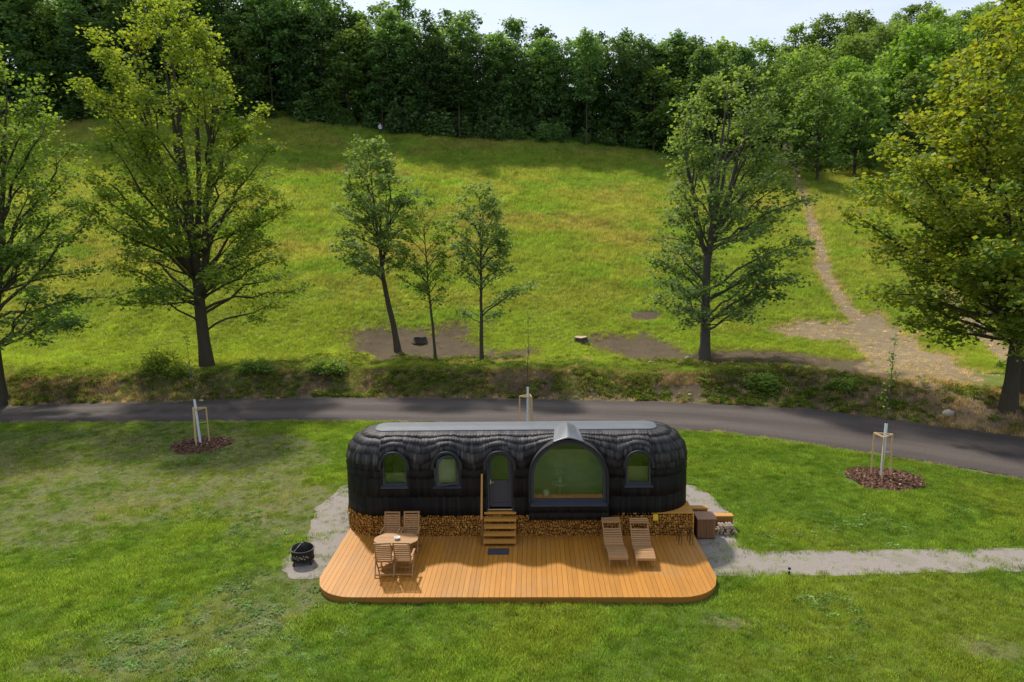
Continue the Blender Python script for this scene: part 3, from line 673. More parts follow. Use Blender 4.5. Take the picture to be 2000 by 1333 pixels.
# shingles
SV = []; S4 = []; S3 = []; ST = []; S3T = []
def courses():
    for b in (-.06, .46): yield b, b+.56
    yield .96, 1.52
    yield 1.47, 2.02
    for b in (1.96, 2.22, 2.45, 2.66): yield b, b+.29
nv = 0
for ci, (t0, t1) in enumerate(courses()):
    wd = rng.uniform(.06, .125, 600); sb = np.cumsum(wd); sb = sb[sb < PER-.03]; sb = np.concatenate([[0], sb, [PER]])
    a, b = sb[:-1]+.006, sb[1:]-.006; n = len(a); tb = t0+rng.uniform(-.02, .02, n); tt = np.full(n, min(t1, 2.98)); xm_ = plan((a+b)/2); tw = (1.955-ZB)/(ZM-ZB)
    for nm, (xc, hw) in WINS.items():
        if nm != 'door': tt = np.where((np.abs(xm_[0]-xc) < hw+.02) & (xm_[4] == 0) & (tb < tw-.08), np.minimum(tt, tw), tt)
    pr = rng.uniform(.012, .024, n) if t0 < 1.4 else rng.uniform(.022, .034, n)
    lo_a, pxm, k0 = surf(a, tb, 0); lo_b, _, _ = surf(b, tb, 0)
    oa = surf(a, tb, 1)[0]-lo_a; ob = surf(b, tb, 1)[0]-lo_b
    ha = surf(a, tt, .008)[0]; hb = surf(b, tt, .008)[0]
    ma = surf(a, (tb+tt)/2, .011)[0]; mb = surf(b, (tb+tt)/2, .011)[0]
    A = lo_a+oa*pr[:, None]; B = lo_b+ob*pr[:, None]
    cen = (A+B+ha+hb)/4; low = (A+B)/2
    skip = in_open(cen[:, 0], cen[:, 2], k0, .03) & (cen[:, 1] < CY0+.5) | (in_open(low[:, 0], low[:, 2], k0, .02) & (low[:, 1] < CY0+.4)) & (t0 < 1.6)
    g = ~skip; n = g.sum()
    V = np.stack([A[g], B[g], mb[g], ma[g], hb[g], ha[g], lo_b[g], lo_a[g]], 1)
    base = nv+np.arange(n)[:, None]*8
    S4 += [base+np.array([0, 1, 2, 3]), base+np.array([3, 2, 4, 5]), base+np.array([7, 6, 1, 0])]
    S3 += [base+np.array([7, 0, 3]), base+np.array([1, 6, 2])]
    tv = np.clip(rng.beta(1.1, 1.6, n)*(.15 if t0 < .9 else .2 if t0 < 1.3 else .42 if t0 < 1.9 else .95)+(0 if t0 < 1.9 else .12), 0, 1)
    ST += [tv, tv, tv]; S3T += [tv, tv]; SV.append(V.reshape(-1, 3)); nv += n*8
# shingles below the dormer sill
wd = rng.uniform(.06, .12, 60); sb = np.cumsum(wd); sb = sb[sb < 2.60]; sb[-1] = 2.60
for j, (z0, z1) in enumerate(((.87, 1.16), (1.12, 1.40))):
    a = DOR[0]-1.30+np.concatenate([[0], sb[:-1]])+.003; b = DOR[0]-1.30+sb-.003; n = len(a); yy = 22.655-rng.uniform(.0, .02, n)
    o1 = np.ones(n)
    V = np.stack([np.stack([a, yy-.02, z0*o1], -1), np.stack([b, yy-.02, z0*o1], -1), np.stack([b, yy-.01, (z0+z1)/2*o1], -1), np.stack([a, yy-.01, (z0+z1)/2*o1], -1),
                  np.stack([b, yy, z1*o1], -1), np.stack([a, yy, z1*o1], -1), np.stack([b, yy+.03, z0*o1], -1), np.stack([a, yy+.03, z0*o1], -1)], 1)
    base = nv+np.arange(n)[:, None]*8
    S4 += [base+np.array([0, 1, 2, 3]), base+np.array([3, 2, 4, 5]), base+np.array([7, 6, 1, 0])]; S3 += [base+np.array([7, 0, 3]), base+np.array([1, 6, 2])]
    tv = .16*rng.beta(1.5, 2.4, n); ST += [tv, tv, tv]; S3T += [tv, tv]; SV.append(V.reshape(-1, 3)); nv += n*8
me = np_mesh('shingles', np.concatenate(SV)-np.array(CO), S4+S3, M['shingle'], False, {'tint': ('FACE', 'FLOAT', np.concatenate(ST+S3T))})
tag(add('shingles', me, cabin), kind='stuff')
# roof membrane: top sheet and the tongue over the dormer
tv = [2.93, 2.955, 2.98, 3.0]; rows = [surf(s, t, .035)[0] for t in tv]
inner = rows[-1].copy(); inner[:, 0] = np.clip(inner[:, 0], CX0+INS+.25, CX1-INS-.25); inner[:, 1] = np.clip(inner[:, 1], 24.30, 24.5); inner[:, 2] += .02
rows.append(inner); lip = rows[0].copy(); lip[:, 2] -= .04; rows = [lip]+rows
V = np.concatenate(rows); n = len(s); I = np.arange(len(V)).reshape(len(rows), n); J = np.roll(I, -1, 1)
Q = np.stack([I[:-1], J[:-1], J[1:], I[1:]], -1).reshape(-1, 4)
mem = add('roof_membrane', np_mesh('roof_membrane', V-np.array(CO), Q, M['membrane'], True), cabin)
cap = MB(); cap.box(CX0+INS+.25, CX1-INS-.25, 24.30, 24.5, ZT+.02, ZT+.0545)
cap.v = [(x-CO.x, y-CO.y, z) for x, y, z in cap.v]; cap.build('ridge_sheet', M['membrane'], mem)
xs = np.linspace(-.52, .52, 21); vs = np.linspace(0, 1, 16); V = []
for v in vs:
    for q in xs:
        wid = .78+.22*(1-v)**1.5+.25*max(0, v-.8); x_ = DOR[0]+q*wid*(1.0 if v < .75 else 1+.5*(v-.75)); y_ = 22.60+v*1.75
        i_ = np.clip((y_-CY0)/INS, 0, 1); zs_ = float(zs_of(np.array([x_]))[0]); zsu = zs_+(ZT-zs_)*(1-(1-i_)**2.15)**(1/2.15)
        zd = DOR[2]+math.sqrt(max(DOR[1]**2-(x_-DOR[0])**2, .2))
        z_ = max(zsu, zd)+.035+.15*max(0, 1-abs(q)/.42)**1.3*(.12+.88*math.sin(math.pi*min(.98, .05+v*.72)))
        V.append((x_, y_, z_))
nq = len(xs); I = np.arange(len(V)).reshape(len(vs), nq); Q = np.stack([I[:-1, :-1], I[:-1, 1:], I[1:, 1:], I[1:, :-1]], -1).reshape(-1, 4)
o = add('dormer_membrane', np_mesh('dormer_membrane', np.array(V)-np.array(CO), Q, M['membrane'], True), cabin); sm = o.modifiers.new('thick', 'SOLIDIFY'); sm.thickness = .02
# dormer barrel, front panel, window
def arch(xc, hw, zb, spring, rise, n=22):
    p = [(xc-hw, zb)]+[(xc+hw*math.cos(a), spring+rise*math.sin(a)) for a in np.linspace(math.pi, 0, n)]+[(xc+hw, zb)]
    return p
def loc(mb):
    mb.v = [(x-CO.x, y-CO.y, z-CO.z) for x, y, z in mb.v]; return mb
xc, rr, sp = DOR
loc(MB().ring(arch(xc, rr, 1.42, sp, rr, 40), arch(xc, rr-.07, 1.42, sp, rr-.07, 40), 22.60, 23.35, closed=False)).build('dormer_surround', M['shell'], cabin)
loc(MB().box(xc-1.29, xc+1.29, 22.66, 22.93, .88, 1.40)).build('dormer_apron', M['shell'], cabin)
bw = loc(MB().ring(arch(xc, 1.225, 1.42, sp, 1.225, 40), arch(xc, 1.12, 1.53, sp, 1.11, 40), 22.74, 22.86)).build('window', M['navyd'], cabin)
tag(bw, 'wide round topped picture window in the dormer')
loc(MB().prism(arch(xc, 1.135, 1.51, sp, 1.125, 40), 22.79, 22.81)).build('pane', M['glass'], bw)
loc(MB().quad_box([(xc-1.24, 22.48, 1.39), (xc+1.24, 22.48, 1.39), (xc+1.21, 22.80, 1.42), (xc-1.21, 22.80, 1.42), (xc-1.24, 22.48, 1.425), (xc+1.24, 22.48, 1.425), (xc+1.21, 22.80, 1.50), (xc-1.21, 22.80, 1.50)])).build('sill', M['navyd'], bw)
# small arched windows
for nm in ('w1', 'w2', 'w4'):
    xc, hw = WINS[nm]
    wo = loc(MB().ring(arch(xc, hw, 1.96, 2.68, .40), arch(xc, hw-.06, 2.03, 2.68, .34), 22.93, 23.06)).build('window', M['navyd'], cabin)
    if nm == 'w2':
        tag(wo, 'arched window with its sash swung open')
        sm_ = MB().ring(arch(-hw+.03, hw-.045, 2.02, 2.68, .355), arch(-hw+.03, hw-.10, 2.08, 2.68, .30), -.03, .03)
        sa = sm_.build('sash', M['navyd'], wo); gl = MB().prism(arch(-hw+.03, hw-.09, 2.07, 2.68, .31), -.008, .008).build('pane', M['glass'], wo)
        for q in (sa, gl): q.location = (xc+hw-.04-CO.x, 22.93-CO.y, 0); q.rotation_euler = (0, 0, R_(24))
    else:
        loc(MB().prism(arch(xc, hw-.05, 2.02, 2.68, .35), 22.985, 23.0)).build('pane', M['glass'], wo)
    loc(MB().quad_box([(xc-hw-.07, 22.80, 1.90), (xc+hw+.07, 22.80, 1.90), (xc+hw, 22.98, 1.93), (xc-hw, 22.98, 1.93), (xc-hw-.07, 22.80, 1.93), (xc+hw+.07, 22.80, 1.93), (xc+hw, 22.98, 2.0), (xc-hw, 22.98, 2.0)])).build('sill', M['navyd'], wo)
    A = [(xc+(hw+.11)*math.cos(a), 2.62+.53*math.sin(a)) for a in np.linspace(math.pi*1.04, -math.pi*.04, 22)]
    B = [(xc+(hw+.02)*math.cos(a), 2.62+.47*math.sin(a)) for a in np.linspace(math.pi*1.04, -math.pi*.04, 22)]
    loc(MB().ring(A, B, 22.77, 23.02, closed=False)).build('hood', M['navy'], wo)
# door
xc, hw = WINS['door']
dr = loc(MB().ring(arch(xc, hw, 1.14, 2.68, .40), arch(xc, hw-.05, 1.14, 2.68, .35), 22.97, 23.16)).build('door', M['navyd'], cabin)
loc(MB().ring(arch(xc, hw-.055, 1.16, 2.68, .345), arch(xc, hw-.15, 1.30, 2.68, .25), 23.06, 23.12)).build('door_leaf', M['navyd'], dr)
loc(MB().box(xc-hw+.14, xc+hw-.14, 23.06, 23.12, 1.98, 2.08)).build('middle_rail', M['navyd'], dr)
loc(MB().box(xc-hw+.12, xc+hw-.12, 23.085, 23.11, 1.28, 2.0)).build('panel', M['navyd'], dr)
loc(MB().prism(arch(xc, hw-.14, 2.06, 2.68, .26), 23.085, 23.10)).build('pane', M['glass'], dr)
loc(MB().bar((xc-hw+.10, 23.03, 2.02), (xc-hw+.21, 23.03, 2.02), .02, .022).box(xc-hw+.08, xc-hw+.12, 23.045, 23.06, 1.95, 2.10)).build('handle', M['steel'], dr)
loc(MB().box(xc-hw, xc+hw, 22.93, 23.16, 1.10, 1.135)).build('threshold', M['steel'], dr)
A = [(xc+(hw+.11)*math.cos(a), 2.62+.54*math.sin(a)) for a in np.linspace(math.pi*1.06, -math.pi*.06, 22)]
B = [(xc+(hw+.02)*math.cos(a), 2.62+.48*math.sin(a)) for a in np.linspace(math.pi*1.06, -math.pi*.06, 22)]
loc(MB().ring(A, B, 22.77, 23.02, closed=False)).build('hood', M['navy'], dr)
# interior
iw = MB(); iw.box(CX0+1.3, CX1-1.3, 25.6, 25.66, 1.0, 3.0); iw.box(CX0+.9, CX0+.96, 23.6, 25.4, 1., 2.9); iw.box(CX1-.96, CX1-.9, 23.6, 25.4, 1., 2.9); iw.box(-2.1, -2.04, 23.2, 25.58, 1.05, 3.0); iw.box(2.65, 2.71, 23.2, 25.58, 1.05, 3.0)
iw.box(-2.0, 2.62, 24.45, 24.5, 1.06, 2.7)
loc(iw).build('interior_wall', M['room'], cabin)
loc(MB().box(-3.4, -2.45, 23.24, 23.26, 1.5, 2.75)).build('reflection_sheet', M['reflection_sheet'], cabin)  # added pale sheet behind the open sash, imitating its sky reflection
loc(MB().box(3.0, 3.75, 23.6, 23.65, 1.06, 2.35)).build('pale_band_panel', M['bed'], cabin)  # added pale panel, there to brighten a band of the right window
loc(MB().box(CX0+.75, CX1-.75, 23.2, 25.7, .99, 1.05)).build('interior_floor', M['room_floor'], cabin)
tag(MB().box(-1.1, 1.1, -.75, .75, 0, .55).box(-.4, .6, -.86, -.80, .0, 1.16).build('bed', M['bed'], None, (-4.9, 24.35, 1.05), bevel=.06), 'bed with beige cover seen through the leftmost cabin window', 'bed')
tag(MB().box(-.75, .75, -.14, .14, .42, .47).box(-.7, -.62, -.12, .12, 0, .42).box(.62, .7, -.12, .12, 0, .42).build('bench', M['teak'], None, (1.25, 23.15, 1.05)), 'light wooden bench inside the picture window', 'bench')
tag(MB().lathe([(.001, 0), (.07, .0), (.105, .05), (.115, .11), (.09, .18), (.05, .215), (.001, .225)], 16).build('globe_lamp', M['white'], None, (.33, 23.14, 1.52), smooth=True), 'white globe lamp on the sill of the picture window', 'lamp')
MBt = MB().lathe([(.001, .68), (.30, .68), (.30, .71), (.001, .71)], 20).lathe([(.02, .02), (.025, .68)], 8).lathe([(.001, 0), (.18, 0), (.18, .02), (.001, .025)], 16)
tag(MBt.build('round_table', M['white'], None, (.80, 23.75, 1.05)), 'small white round table inside the picture window', 'table')
pp = empty('potted_plant', (.80, 23.75, 1.76), label='white flowers in a white pot on the small round table indoors', cat='plant')
MB().lathe([(.001, 0), (.05, 0), (.085, .13), (.075, .13), (.05, .02), (.001, .02)], 14).build('pot', M['white'], pp)
fl = MB()
for i in range(11):
    a = i*2.4; l = rng.uniform(.25, .5); e = Vector((math.cos(a)*.13, math.sin(a)*.13, l)); fl.tube([(0, 0, .1), tuple(e*.6), tuple(e)], .006, 4)
    for j in range(3):
        p = e+Vector(rng.normal(0, .03, 3)); fl.bar(p, p+Vector(rng.normal(0, .035, 3)), .04, .012)
fl.build('blossom', M['white'], pp)

# log pile base
base_path = []
for a in np.linspace(0, 1, 40): base_path.append((CX0+CR-.0+0, 0))
def base_pt(s):
    """left side, rounded corner, long front, square right corner, right side"""
    L1 = 1.6; L2 = math.pi/2*CR; L3 = 5.13-(CX0+CR); L4 = 1.5
    if s < L1: return (CX0, CY0+CR+L1-s, -1, 0)
    s -= L1
    if s < L2:
        a = math.pi+s/CR; return (CX0+CR+CR*math.cos(a), CY0+CR+CR*math.sin(a), math.cos(a), math.sin(a))
    s -= L2
    if s < L3: return (CX0+CR+s, CY0, 0, -1)
    s -= L3; return (5.13, CY0+s, 1, 0)
BL = 1.6+math.pi/2*CR+5.13-(CX0+CR)+1.5
bk = MB(); ss = np.linspace(0, BL, 90)
for a, b in zip(ss[:-1], ss[1:]):
    p, q = base_pt(a), base_pt(b); n = [(v[0]-v[2]*.06, v[1]-v[3]*.06) for v in (p, q)]
    k0 = len(bk.v); bk.v += [(n[0][0], n[0][1], 0), (n[1][0], n[1][1], 0), (n[1][0], n[1][1], .955), (n[0][0], n[0][1], .955)]; bk.f.append((k0, k0+1, k0+2, k0+3)); bk.t.append(0)
loc(bk).build('base_wall', M['log_backing'], cabin)
lg = MB(); z = .03
while z < .93:
    h = rng.uniform(.06, .082); sx = rng.uniform(0, .05)
    while sx < BL-.05:
        wl = rng.uniform(.05, .11); r_ = min(wl, h)*.60; p = base_pt(sx+wl/2); tx, ty = -p[3], p[2]
        n = int(rng.choice([4, 5, 6, 7])); ph = rng.uniform(0, 6.28); out_ = rng.uniform(-.02, .055); zz = z+h/2+rng.uniform(-.015, .015)
        ang = np.sort((np.arange(n)+rng.uniform(-.3, .3, n))*2*math.pi/n+ph); rd = r_*rng.uniform(.78, 1.18, n); tt = float(rng.beta(2, 2))
        k0 = len(lg.v); ring = []
        for dd in (out_, -.05):
            for a_, q in zip(ang, rd):
                ax = math.cos(a_)*q*(wl/(2*r_))*.98; az = math.sin(a_)*q*(h/(2*r_))*1.05
                lg.v.append((p[0]+tx*ax*-1+p[2]*dd, p[1]+ty*ax*-1+p[3]*dd, min(zz+az, .965)))
        lg.f.append(tuple(k0+i for i in range(n))); lg.t.append(tt)
        for i in range(n): j = (i+1) % n; lg.f.append((k0+i, k0+n+i, k0+n+j, k0+j)); lg.t.append(tt*.4)
        sx += wl
    z += h*.96
tag(loc(lg).build('log_ends', M['logs'], cabin, tint=True), kind='stuff')
tag(MB().box(-.08, .08, -.02, .02, -.1, .1).bar((0, -.021, .03), (0, -.021, -.03), .03, .004).build('warning_plate', M['yellow'], None, (3.90, 22.845, .86)), 'small yellow plate fixed to the log pile base', 'plate')
pf = empty('corner_platform', (4.6, 23.4, .96), label='orange boarded ledge on the log pile at the square corner of the cabin base', cat='platform')
for i in range(9):
    MB().box(-2.0, .57, -.055, .055, 0, .028).build('board', M['step'], pf, (0, -.44+i*.118, .0))
MB().box(.52, .56, -.52, -.48, -.78, -.003).build('corner_post', M['step'], pf)

# ------------------------------------------------------------------ entrance steps with handrail
st = empty('entrance_steps', (-1.20, 22.5, .2), label='steep open orange timber steps leading up to the cabin door', cat='steps')
for i in range(5):
    y0 = -.40+i*.195; zt = .165+i*.17
    MB().box(-.53, .53, y0, y0+.25, zt-.075, zt).build('tread', M['step'], st, bevel=.006)
for sx in (-.49, .49):
    MB().quad_box([(sx-.025, -.30, .0), (sx+.025, -.30, .0), (sx+.025, -.10, .0), (sx-.025, -.10, .0), (sx-.025, .50, .80), (sx+.025, .50, .80), (sx+.025, .62, .80), (sx-.025, .62, .80)]).build('stringer', M['deck_edge'], st)
MB().box(-.60, -.55, -.17, -.11, .0, .86).build('post', M['crate'], st)
MB().bar((-.575, -.22, .84), (-.575, .38, 2.16), .06, .07).build('handrail', M['step'], st)
tag(MB().box(-.33, .33, -.22, .22, 0, .012).box(-.31, .31, -.20, .20, .012, .018).build('doormat', M['mat_black'], None, (-1.22, 21.72, .2035)), 'dark grey doormat lying on the deck below the steps', 'doormat')

# ------------------------------------------------------------------ side steps, box, firewood
ss_ = empty('side_steps', (5.9, 23.9, 0), label='two long orange timber steps beside the square end of the cabin base', cat='steps')
for x0, x1, y0, y1, zt in ((5.16, 5.84, 23.78, 24.05, .80), (6.02, 6.72, 23.83, 24.1, .50)):
    MB().box(x0-5.9, x1-5.9, y0-23.9, y1-23.9, zt-.05, zt).build('tread', M['step'], ss_, bevel=.006)
    MB().box(x0-5.88, x1-5.92, y0-23.87, y1-23.92, .0, zt-.055).build('riser', M['deck_edge'], ss_)
bx = empty('storage_box', (5.62, 23.32, .0), label='brown boarded wooden storage box beside the cabin base', cat='box')
for i in range(6):
    MB().box(-.29+i*.0975, -.29+i*.0975+.09, -.30, -.28, .06, .70).build('board', M['crate'], bx)
    if i < 5: MB().box(-.305, -.285, -.26+i*.105, -.26+i*.105+.098, .06, .70).build('board', M['crate'], bx)
MB().box(-.28, .295, -.278, .28, .03, .705).build('body', M['bark_dark'], bx)
MB().box(-.33, .33, -.34, .31, .71, .75).build('lid', M['crate_top'], bx, bevel=.006)
pos = []
for r_, nn in enumerate((6, 5, 4)):
    for i in range(nn):
        q = rng.uniform(.055, .075); pos.append((6.09+r_*.05+i*.118, 23.55+rng.uniform(-.06, .06), .065+r_*.108, q, i, r_))
for i, (x_, y_, z_, q, i0, r0) in enumerate(pos):
    lo = empty('firewood_log', (x_, y_, z_), rng.uniform(-.2, .2), 'split pale firewood log in the small heap under the lower side step', 'log', 'firewood logs under the side step')
    MB().tube([(0, -.17, 0), (0, .17, .0)], [q*.93, q*.88], 8).build('bark', M['birch'], lo)
    MB().tube([(0, -.176, 0), (0, -.171, 0)], q*.8, 8).build('cut_face', M['log_cut'], lo)

# ------------------------------------------------------------------ slim metal hoops on the deck
for x_, lab in ((4.58, 'slim black metal hoop stand on the deck, farther from the brown box'), (4.93, 'slim black metal hoop stand on the deck, next to the brown box')):
    hp = empty('hoop_stand', (x_, 22.34, .2), 0, lab, 'stand', 'metal hoop stands')
    for y_ in (-.17, .17):
        MB().tube([(-.05, y_, 0), (-.05, y_*.9, .42), (-.03, y_*.9, .455), (.03, y_*.9, .455), (.05, y_*.9, .42), (.05, y_, 0)], .009, 6).build('hoop', M['black'], hp)
    MB().tube([(0, -.15, .455), (0, .15, .455)], .008, 6).build('crossbar', M['black'], hp)

# ------------------------------------------------------------------ garden chairs, table
def make_chair():
    t = empty('garden_chair')
    for sx in (-1, 1):
        x_ = .235*sx
        MB().bar((x_, -.18, .40), (x_, -.40, 1.10), .035, .04).build('stile', M['teak'], t)
        MB().bar((x_, .27, 0), (x_, -.19, .46), .03, .045).build('leg', M['teak'], t)
        MB().bar((x_*1.15, -.30, 0), (x_*1.15, .16, .63), .03, .045).build('leg', M['teak'], t)
        MB().bar((x_*1.15, -.30, .645), (x_*1.15, .22, .655), .055, .025).build('armrest', M['teak'], t)
        MB().bar((x_, -.22, .415), (x_, .25, .435), .03, .045).build('seat_rail', M['teak'], t)
    MB().bar((-.255, -.402, 1.10), (.255, -.402, 1.10), .04, .05).build('top_rail', M['teak'], t)
    for i in range(9):
        f = .10+i*.097; y_ = -.18-.22*f; z_ = .40+.70*f
        MB().bar((-.218, y_, z_), (.218, y_, z_), .014, .052, up=(0, -.3, .95)).build('back_slat', M['teak'], t)
    for i in range(7):
        MB().bar((-.22, -.17+i*.067, .44+i*.002), (.22, -.17+i*.067, .44+i*.002), .057, .018).build('seat_slat', M['teak'], t)
    MB().bar((-.27, -.26, .07), (.27, -.26, .07), .025, .04).build('stretcher', M['teak'], t)
    MB().bar((-.235, .21, .08), (.235, .21, .08), .025, .04).build('stretcher', M['teak'], t)
    return t
ch = make_chair()
spots = [(-4.52, 20.27, R_(5), 'slatted wooden folding armchair with its back to the lawn, nearer the fire pit'),
         (-3.94, 20.30, R_(-1), 'slatted wooden folding armchair with its back to the lawn, nearer the steps'),
         (-4.66, 21.85, R_(178), 'high backed wooden folding armchair against the log pile, nearer the fire pit'),
         (-4.02, 21.88, R_(181), 'high backed wooden folding armchair against the log pile, nearer the steps')]
chs = [ch]+[copy_tree(ch) for _ in spots[1:]]
for o, (x_, y_, a, lab) in zip(chs, spots):
    o.location = (x_, y_, .2035); o.rotation_euler = (0, 0, a); tag(o, lab, 'chair', 'garden chairs around the table')
tb = empty('garden_table', (-4.32, 21.06, .2035), label='oblong wooden slatted garden table with cut corners on the deck', cat='table')
for i in range(8):
    y_ = -.40+i*.1143; e = .67-max(0, abs(y_)-.12)*.85; ya, yb = y_-.053, y_+.053
    ea, eb = .67-max(0, abs(ya)-.15)*.95, .67-max(0, abs(yb)-.15)*.95
    MB().quad_box([(-ea, ya, .70), (ea, ya, .70), (eb, yb, .70), (-eb, yb, .70), (-ea, ya, .725), (ea, ya, .725), (eb, yb, .725), (-eb, yb, .725)]).build('slat', M['teak'], tb)
for sx in (-1, 1):
    for sy in (-1, 1):
        MB().bar((sx*.42, sy*.30, 0), (sx*.42, sy*.24, .695), .045, .045).build('leg', M['teak'], tb)
    MB().bar((sx*.42, -.36, .675), (sx*.42, .36, .675), .03, .045).build('batten', M['teak'], tb)
MB().bar((-.42, 0, .30), (.42, 0, .30), .03, .05).build('stretcher', M['teak'], tb)
tag(MB().lathe([(.001, 0), (.05, 0), (.085, .045), (.095, .075), (.083, .075), (.07, .045), (.001, .018)], 16).build('bowl', M['white'], None, (-4.28, 21.02, .9295), smooth=True), 'small white bowl in the middle of the garden table', 'bowl')

# ------------------------------------------------------------------ sun loungers
def make_lounger():
    t = empty('sun_lounger')
    P = [(0, .30), (.18, .335), (.40, .37), (.60, .355), (.80, .30), (1.0, .29), (1.2, .355), (1.4, .47), (1.6, .60), (1.75, .69), (1.93, .77)]
    py = [p[0] for p in P]; pz = [p[1] for p in P]
    def at(q): return (q, float(np.interp(q, py, pz)))
    for sx in (-.275, .275):
        mb = MB()
        for a, b in zip(P[:-1], P[1:]): mb.bar((sx, a[0], a[1]-.035), (sx, b[0]+.01, b[1]-.035), .028, .06)
        mb.build('side_rail', M['teak'], t)
        for y_ in (.06, 1.25):
            MB().bar((sx*.96, y_, 0), (sx*.96, y_+.03, at(y_)[1]-.03), .04, .05).build('leg', M['teak'], t)
        MB().bar((sx*.92, 1.72, at(1.72)[1]-.05), (sx*.92, 1.45, .0), .03, .04).build('brace', M['teak'], t)
    q = .03
    while q < 1.93:
        if not (1.60 < q < 1.74):
            y0, z0 = at(q); y1, z1 = at(q+.02); sl = (z1-z0)/.02
            MB().bar((-.295, y0, z0), (.295, y0, z0), .058, .018, up=Vector((0, -sl, 1)).normalized()).build('slat', M['teak'], t)
        q += .075
    MB().bar((-.295, .0, .27), (.295, .0, .27), .025, .07).build('end_board', M['teak'], t)
    return t
lo1 = make_lounger(); lo2 = copy_tree(lo1)
for o, x_, y_, a, lab in ((lo1, 2.44, 20.63, R_(1.5), 'curved wooden slatted sun lounger nearer the cabin steps'), (lo2, 3.24, 20.58, R_(-1.5), 'curved wooden slatted sun lounger nearer the square end of the base')):
    o.location = (x_, y_, .2035); o.rotation_euler = (0, 0, a); tag(o, lab, 'sun lounger', 'sun loungers on the deck')

# ------------------------------------------------------------------ fire pit, path light
fp = empty('fire_pit', (-7.36, 21.4, .012), .5, 'round black metal fire pit with mesh lid beside the deck', 'fire pit')
MB().lathe([(.31, .14), (.345, .16), (.345, .46), (.335, .46), (.335, .17), (.3, .15)], 28).lathe([(.001, .13), (.31, .14)], 28).build('bowl', M['black'], fp, smooth=False)
MB().lathe([(.345, .455), (.375, .455), (.375, .475), (.33, .475)], 28, closed=True).build('rim', M['black'], fp)
MB().lathe([(.352, .14), (.358, .14), (.358, .19), (.352, .19)], 28, closed=True).build('band', M['black'], fp)
for k in range(4):
    a = k*math.pi/2+.5; MB().bar((.31*math.cos(a), .31*math.sin(a), .25), (.37*math.cos(a), .37*math.sin(a), 0), .06, .02).build('leg', M['black'], fp)
ld = MB(); cc_ = lambda e: (.33*math.cos(e), .47+.14*math.sin(e))
for k in range(36):
    a = k*math.pi/18; ld.tube([(cc_(e)[0]*math.cos(a), cc_(e)[0]*math.sin(a), cc_(e)[1]) for e in np.linspace(0, math.pi/2, 7)], .005, 4)
for e in np.linspace(.08, 1.4, 12):
    r_, z_ = cc_(e); ld.tube([(r_*math.cos(b), r_*math.sin(b), z_) for b in np.linspace(0, 2*math.pi, 25)], .004, 4)
ldo = ld.build('mesh_lid', M['black'], fp); MB().tube([(-.04, 0, .61), (-.04, 0, .65), (.04, 0, .65), (.04, 0, .61)], .008, 6).build('handle', M['steel'], ldo)
for k in range(16):
    a = -math.pi/2-.75+k*.1-.5; z_ = .25+.035*(k % 3); MB().bar((.347*math.cos(a), .347*math.sin(a), z_), (.347*math.cos(a+.07), .347*math.sin(a+.07), z_+.05*((k % 2)*2-1)*.6), .006, .028).build('cutout', M['log_cut' if k % 3 else 'steel'], fp)
tag(MB().tube([(-7.52, 21.10, .505), (-7.38, 21.32, .66)], .008, 6).build('poker', M['strap']), 'thin pale poker lying across the mesh lid of the fire pit', 'poker')
pl = empty('path_light', (7.45, 20.47, 0), 0, 'small black bollard light at the edge of the gravel path', 'path light')
MB().tube([(0, 0, 0), (0, 0, .16)], .028, 10).build('post', M['black'], pl); MB().tube([(0, 0, .16), (0, 0, .205)], .042, 10).build('lens', M['white'], pl); MB().lathe([(.045, .205), (.045, .23), (.03, .26), (.001, .265)], 12).build('cap', M['black'], pl)

# ------------------------------------------------------------------ trees
def tube_arrays(P, Rd, n, base):
    P = np.asarray(P, float); Rd = np.asarray(Rd, float); m = len(P)
    d = np.gradient(P, axis=0); d /= np.linalg.norm(d, axis=1)[:, None]+1e-9
    ref = np.where(np.abs(d[:, 2:3]) < .9, np.array([[0, 0, 1.]]), np.array([[1., 0, 0]]))
    x = np.cross(d, ref); x /= np.linalg.norm(x, axis=1)[:, None]+1e-9; y = np.cross(d, x)
    a = np.arange(n)*2*math.pi/n
    V = P[:, None]+(x[:, None]*np.cos(a)[None, :, None]+y[:, None]*np.sin(a)[None, :, None])*Rd[:, None, None]
    I = base+np.arange(m*n).reshape(m, n); J = np.roll(I, -1, 1)
    return V.reshape(-1, 3), np.stack([I[:-1], J[:-1], J[1:], I[1:]], -1).reshape(-1, 4)
def leaf_quads(C, size, r, droop=.15, flat=.85):
    n = len(C); a = r.uniform(0, 2*math.pi, n); d = np.stack([np.cos(a), np.sin(a), r.normal(-droop, .35, n)], -1); d /= np.linalg.norm(d, axis=1)[:, None]
    up = np.stack([r.normal(0, flat, n), r.normal(0, flat, n), np.ones(n)], -1); sd_ = np.cross(d, up); sd_ /= np.linalg.norm(sd_, axis=1)[:, None]+1e-9
    l = (size*r.uniform(.5, 1.45, n))[:, None]
    V = np.stack([C-d*l*.5, C+sd_*l*.42+d*l*.08, C+d*l*.5, C-sd_*l*.42+d*l*.08], 1).reshape(-1, 3)
    return V, np.arange(4*n).reshape(n, 4)
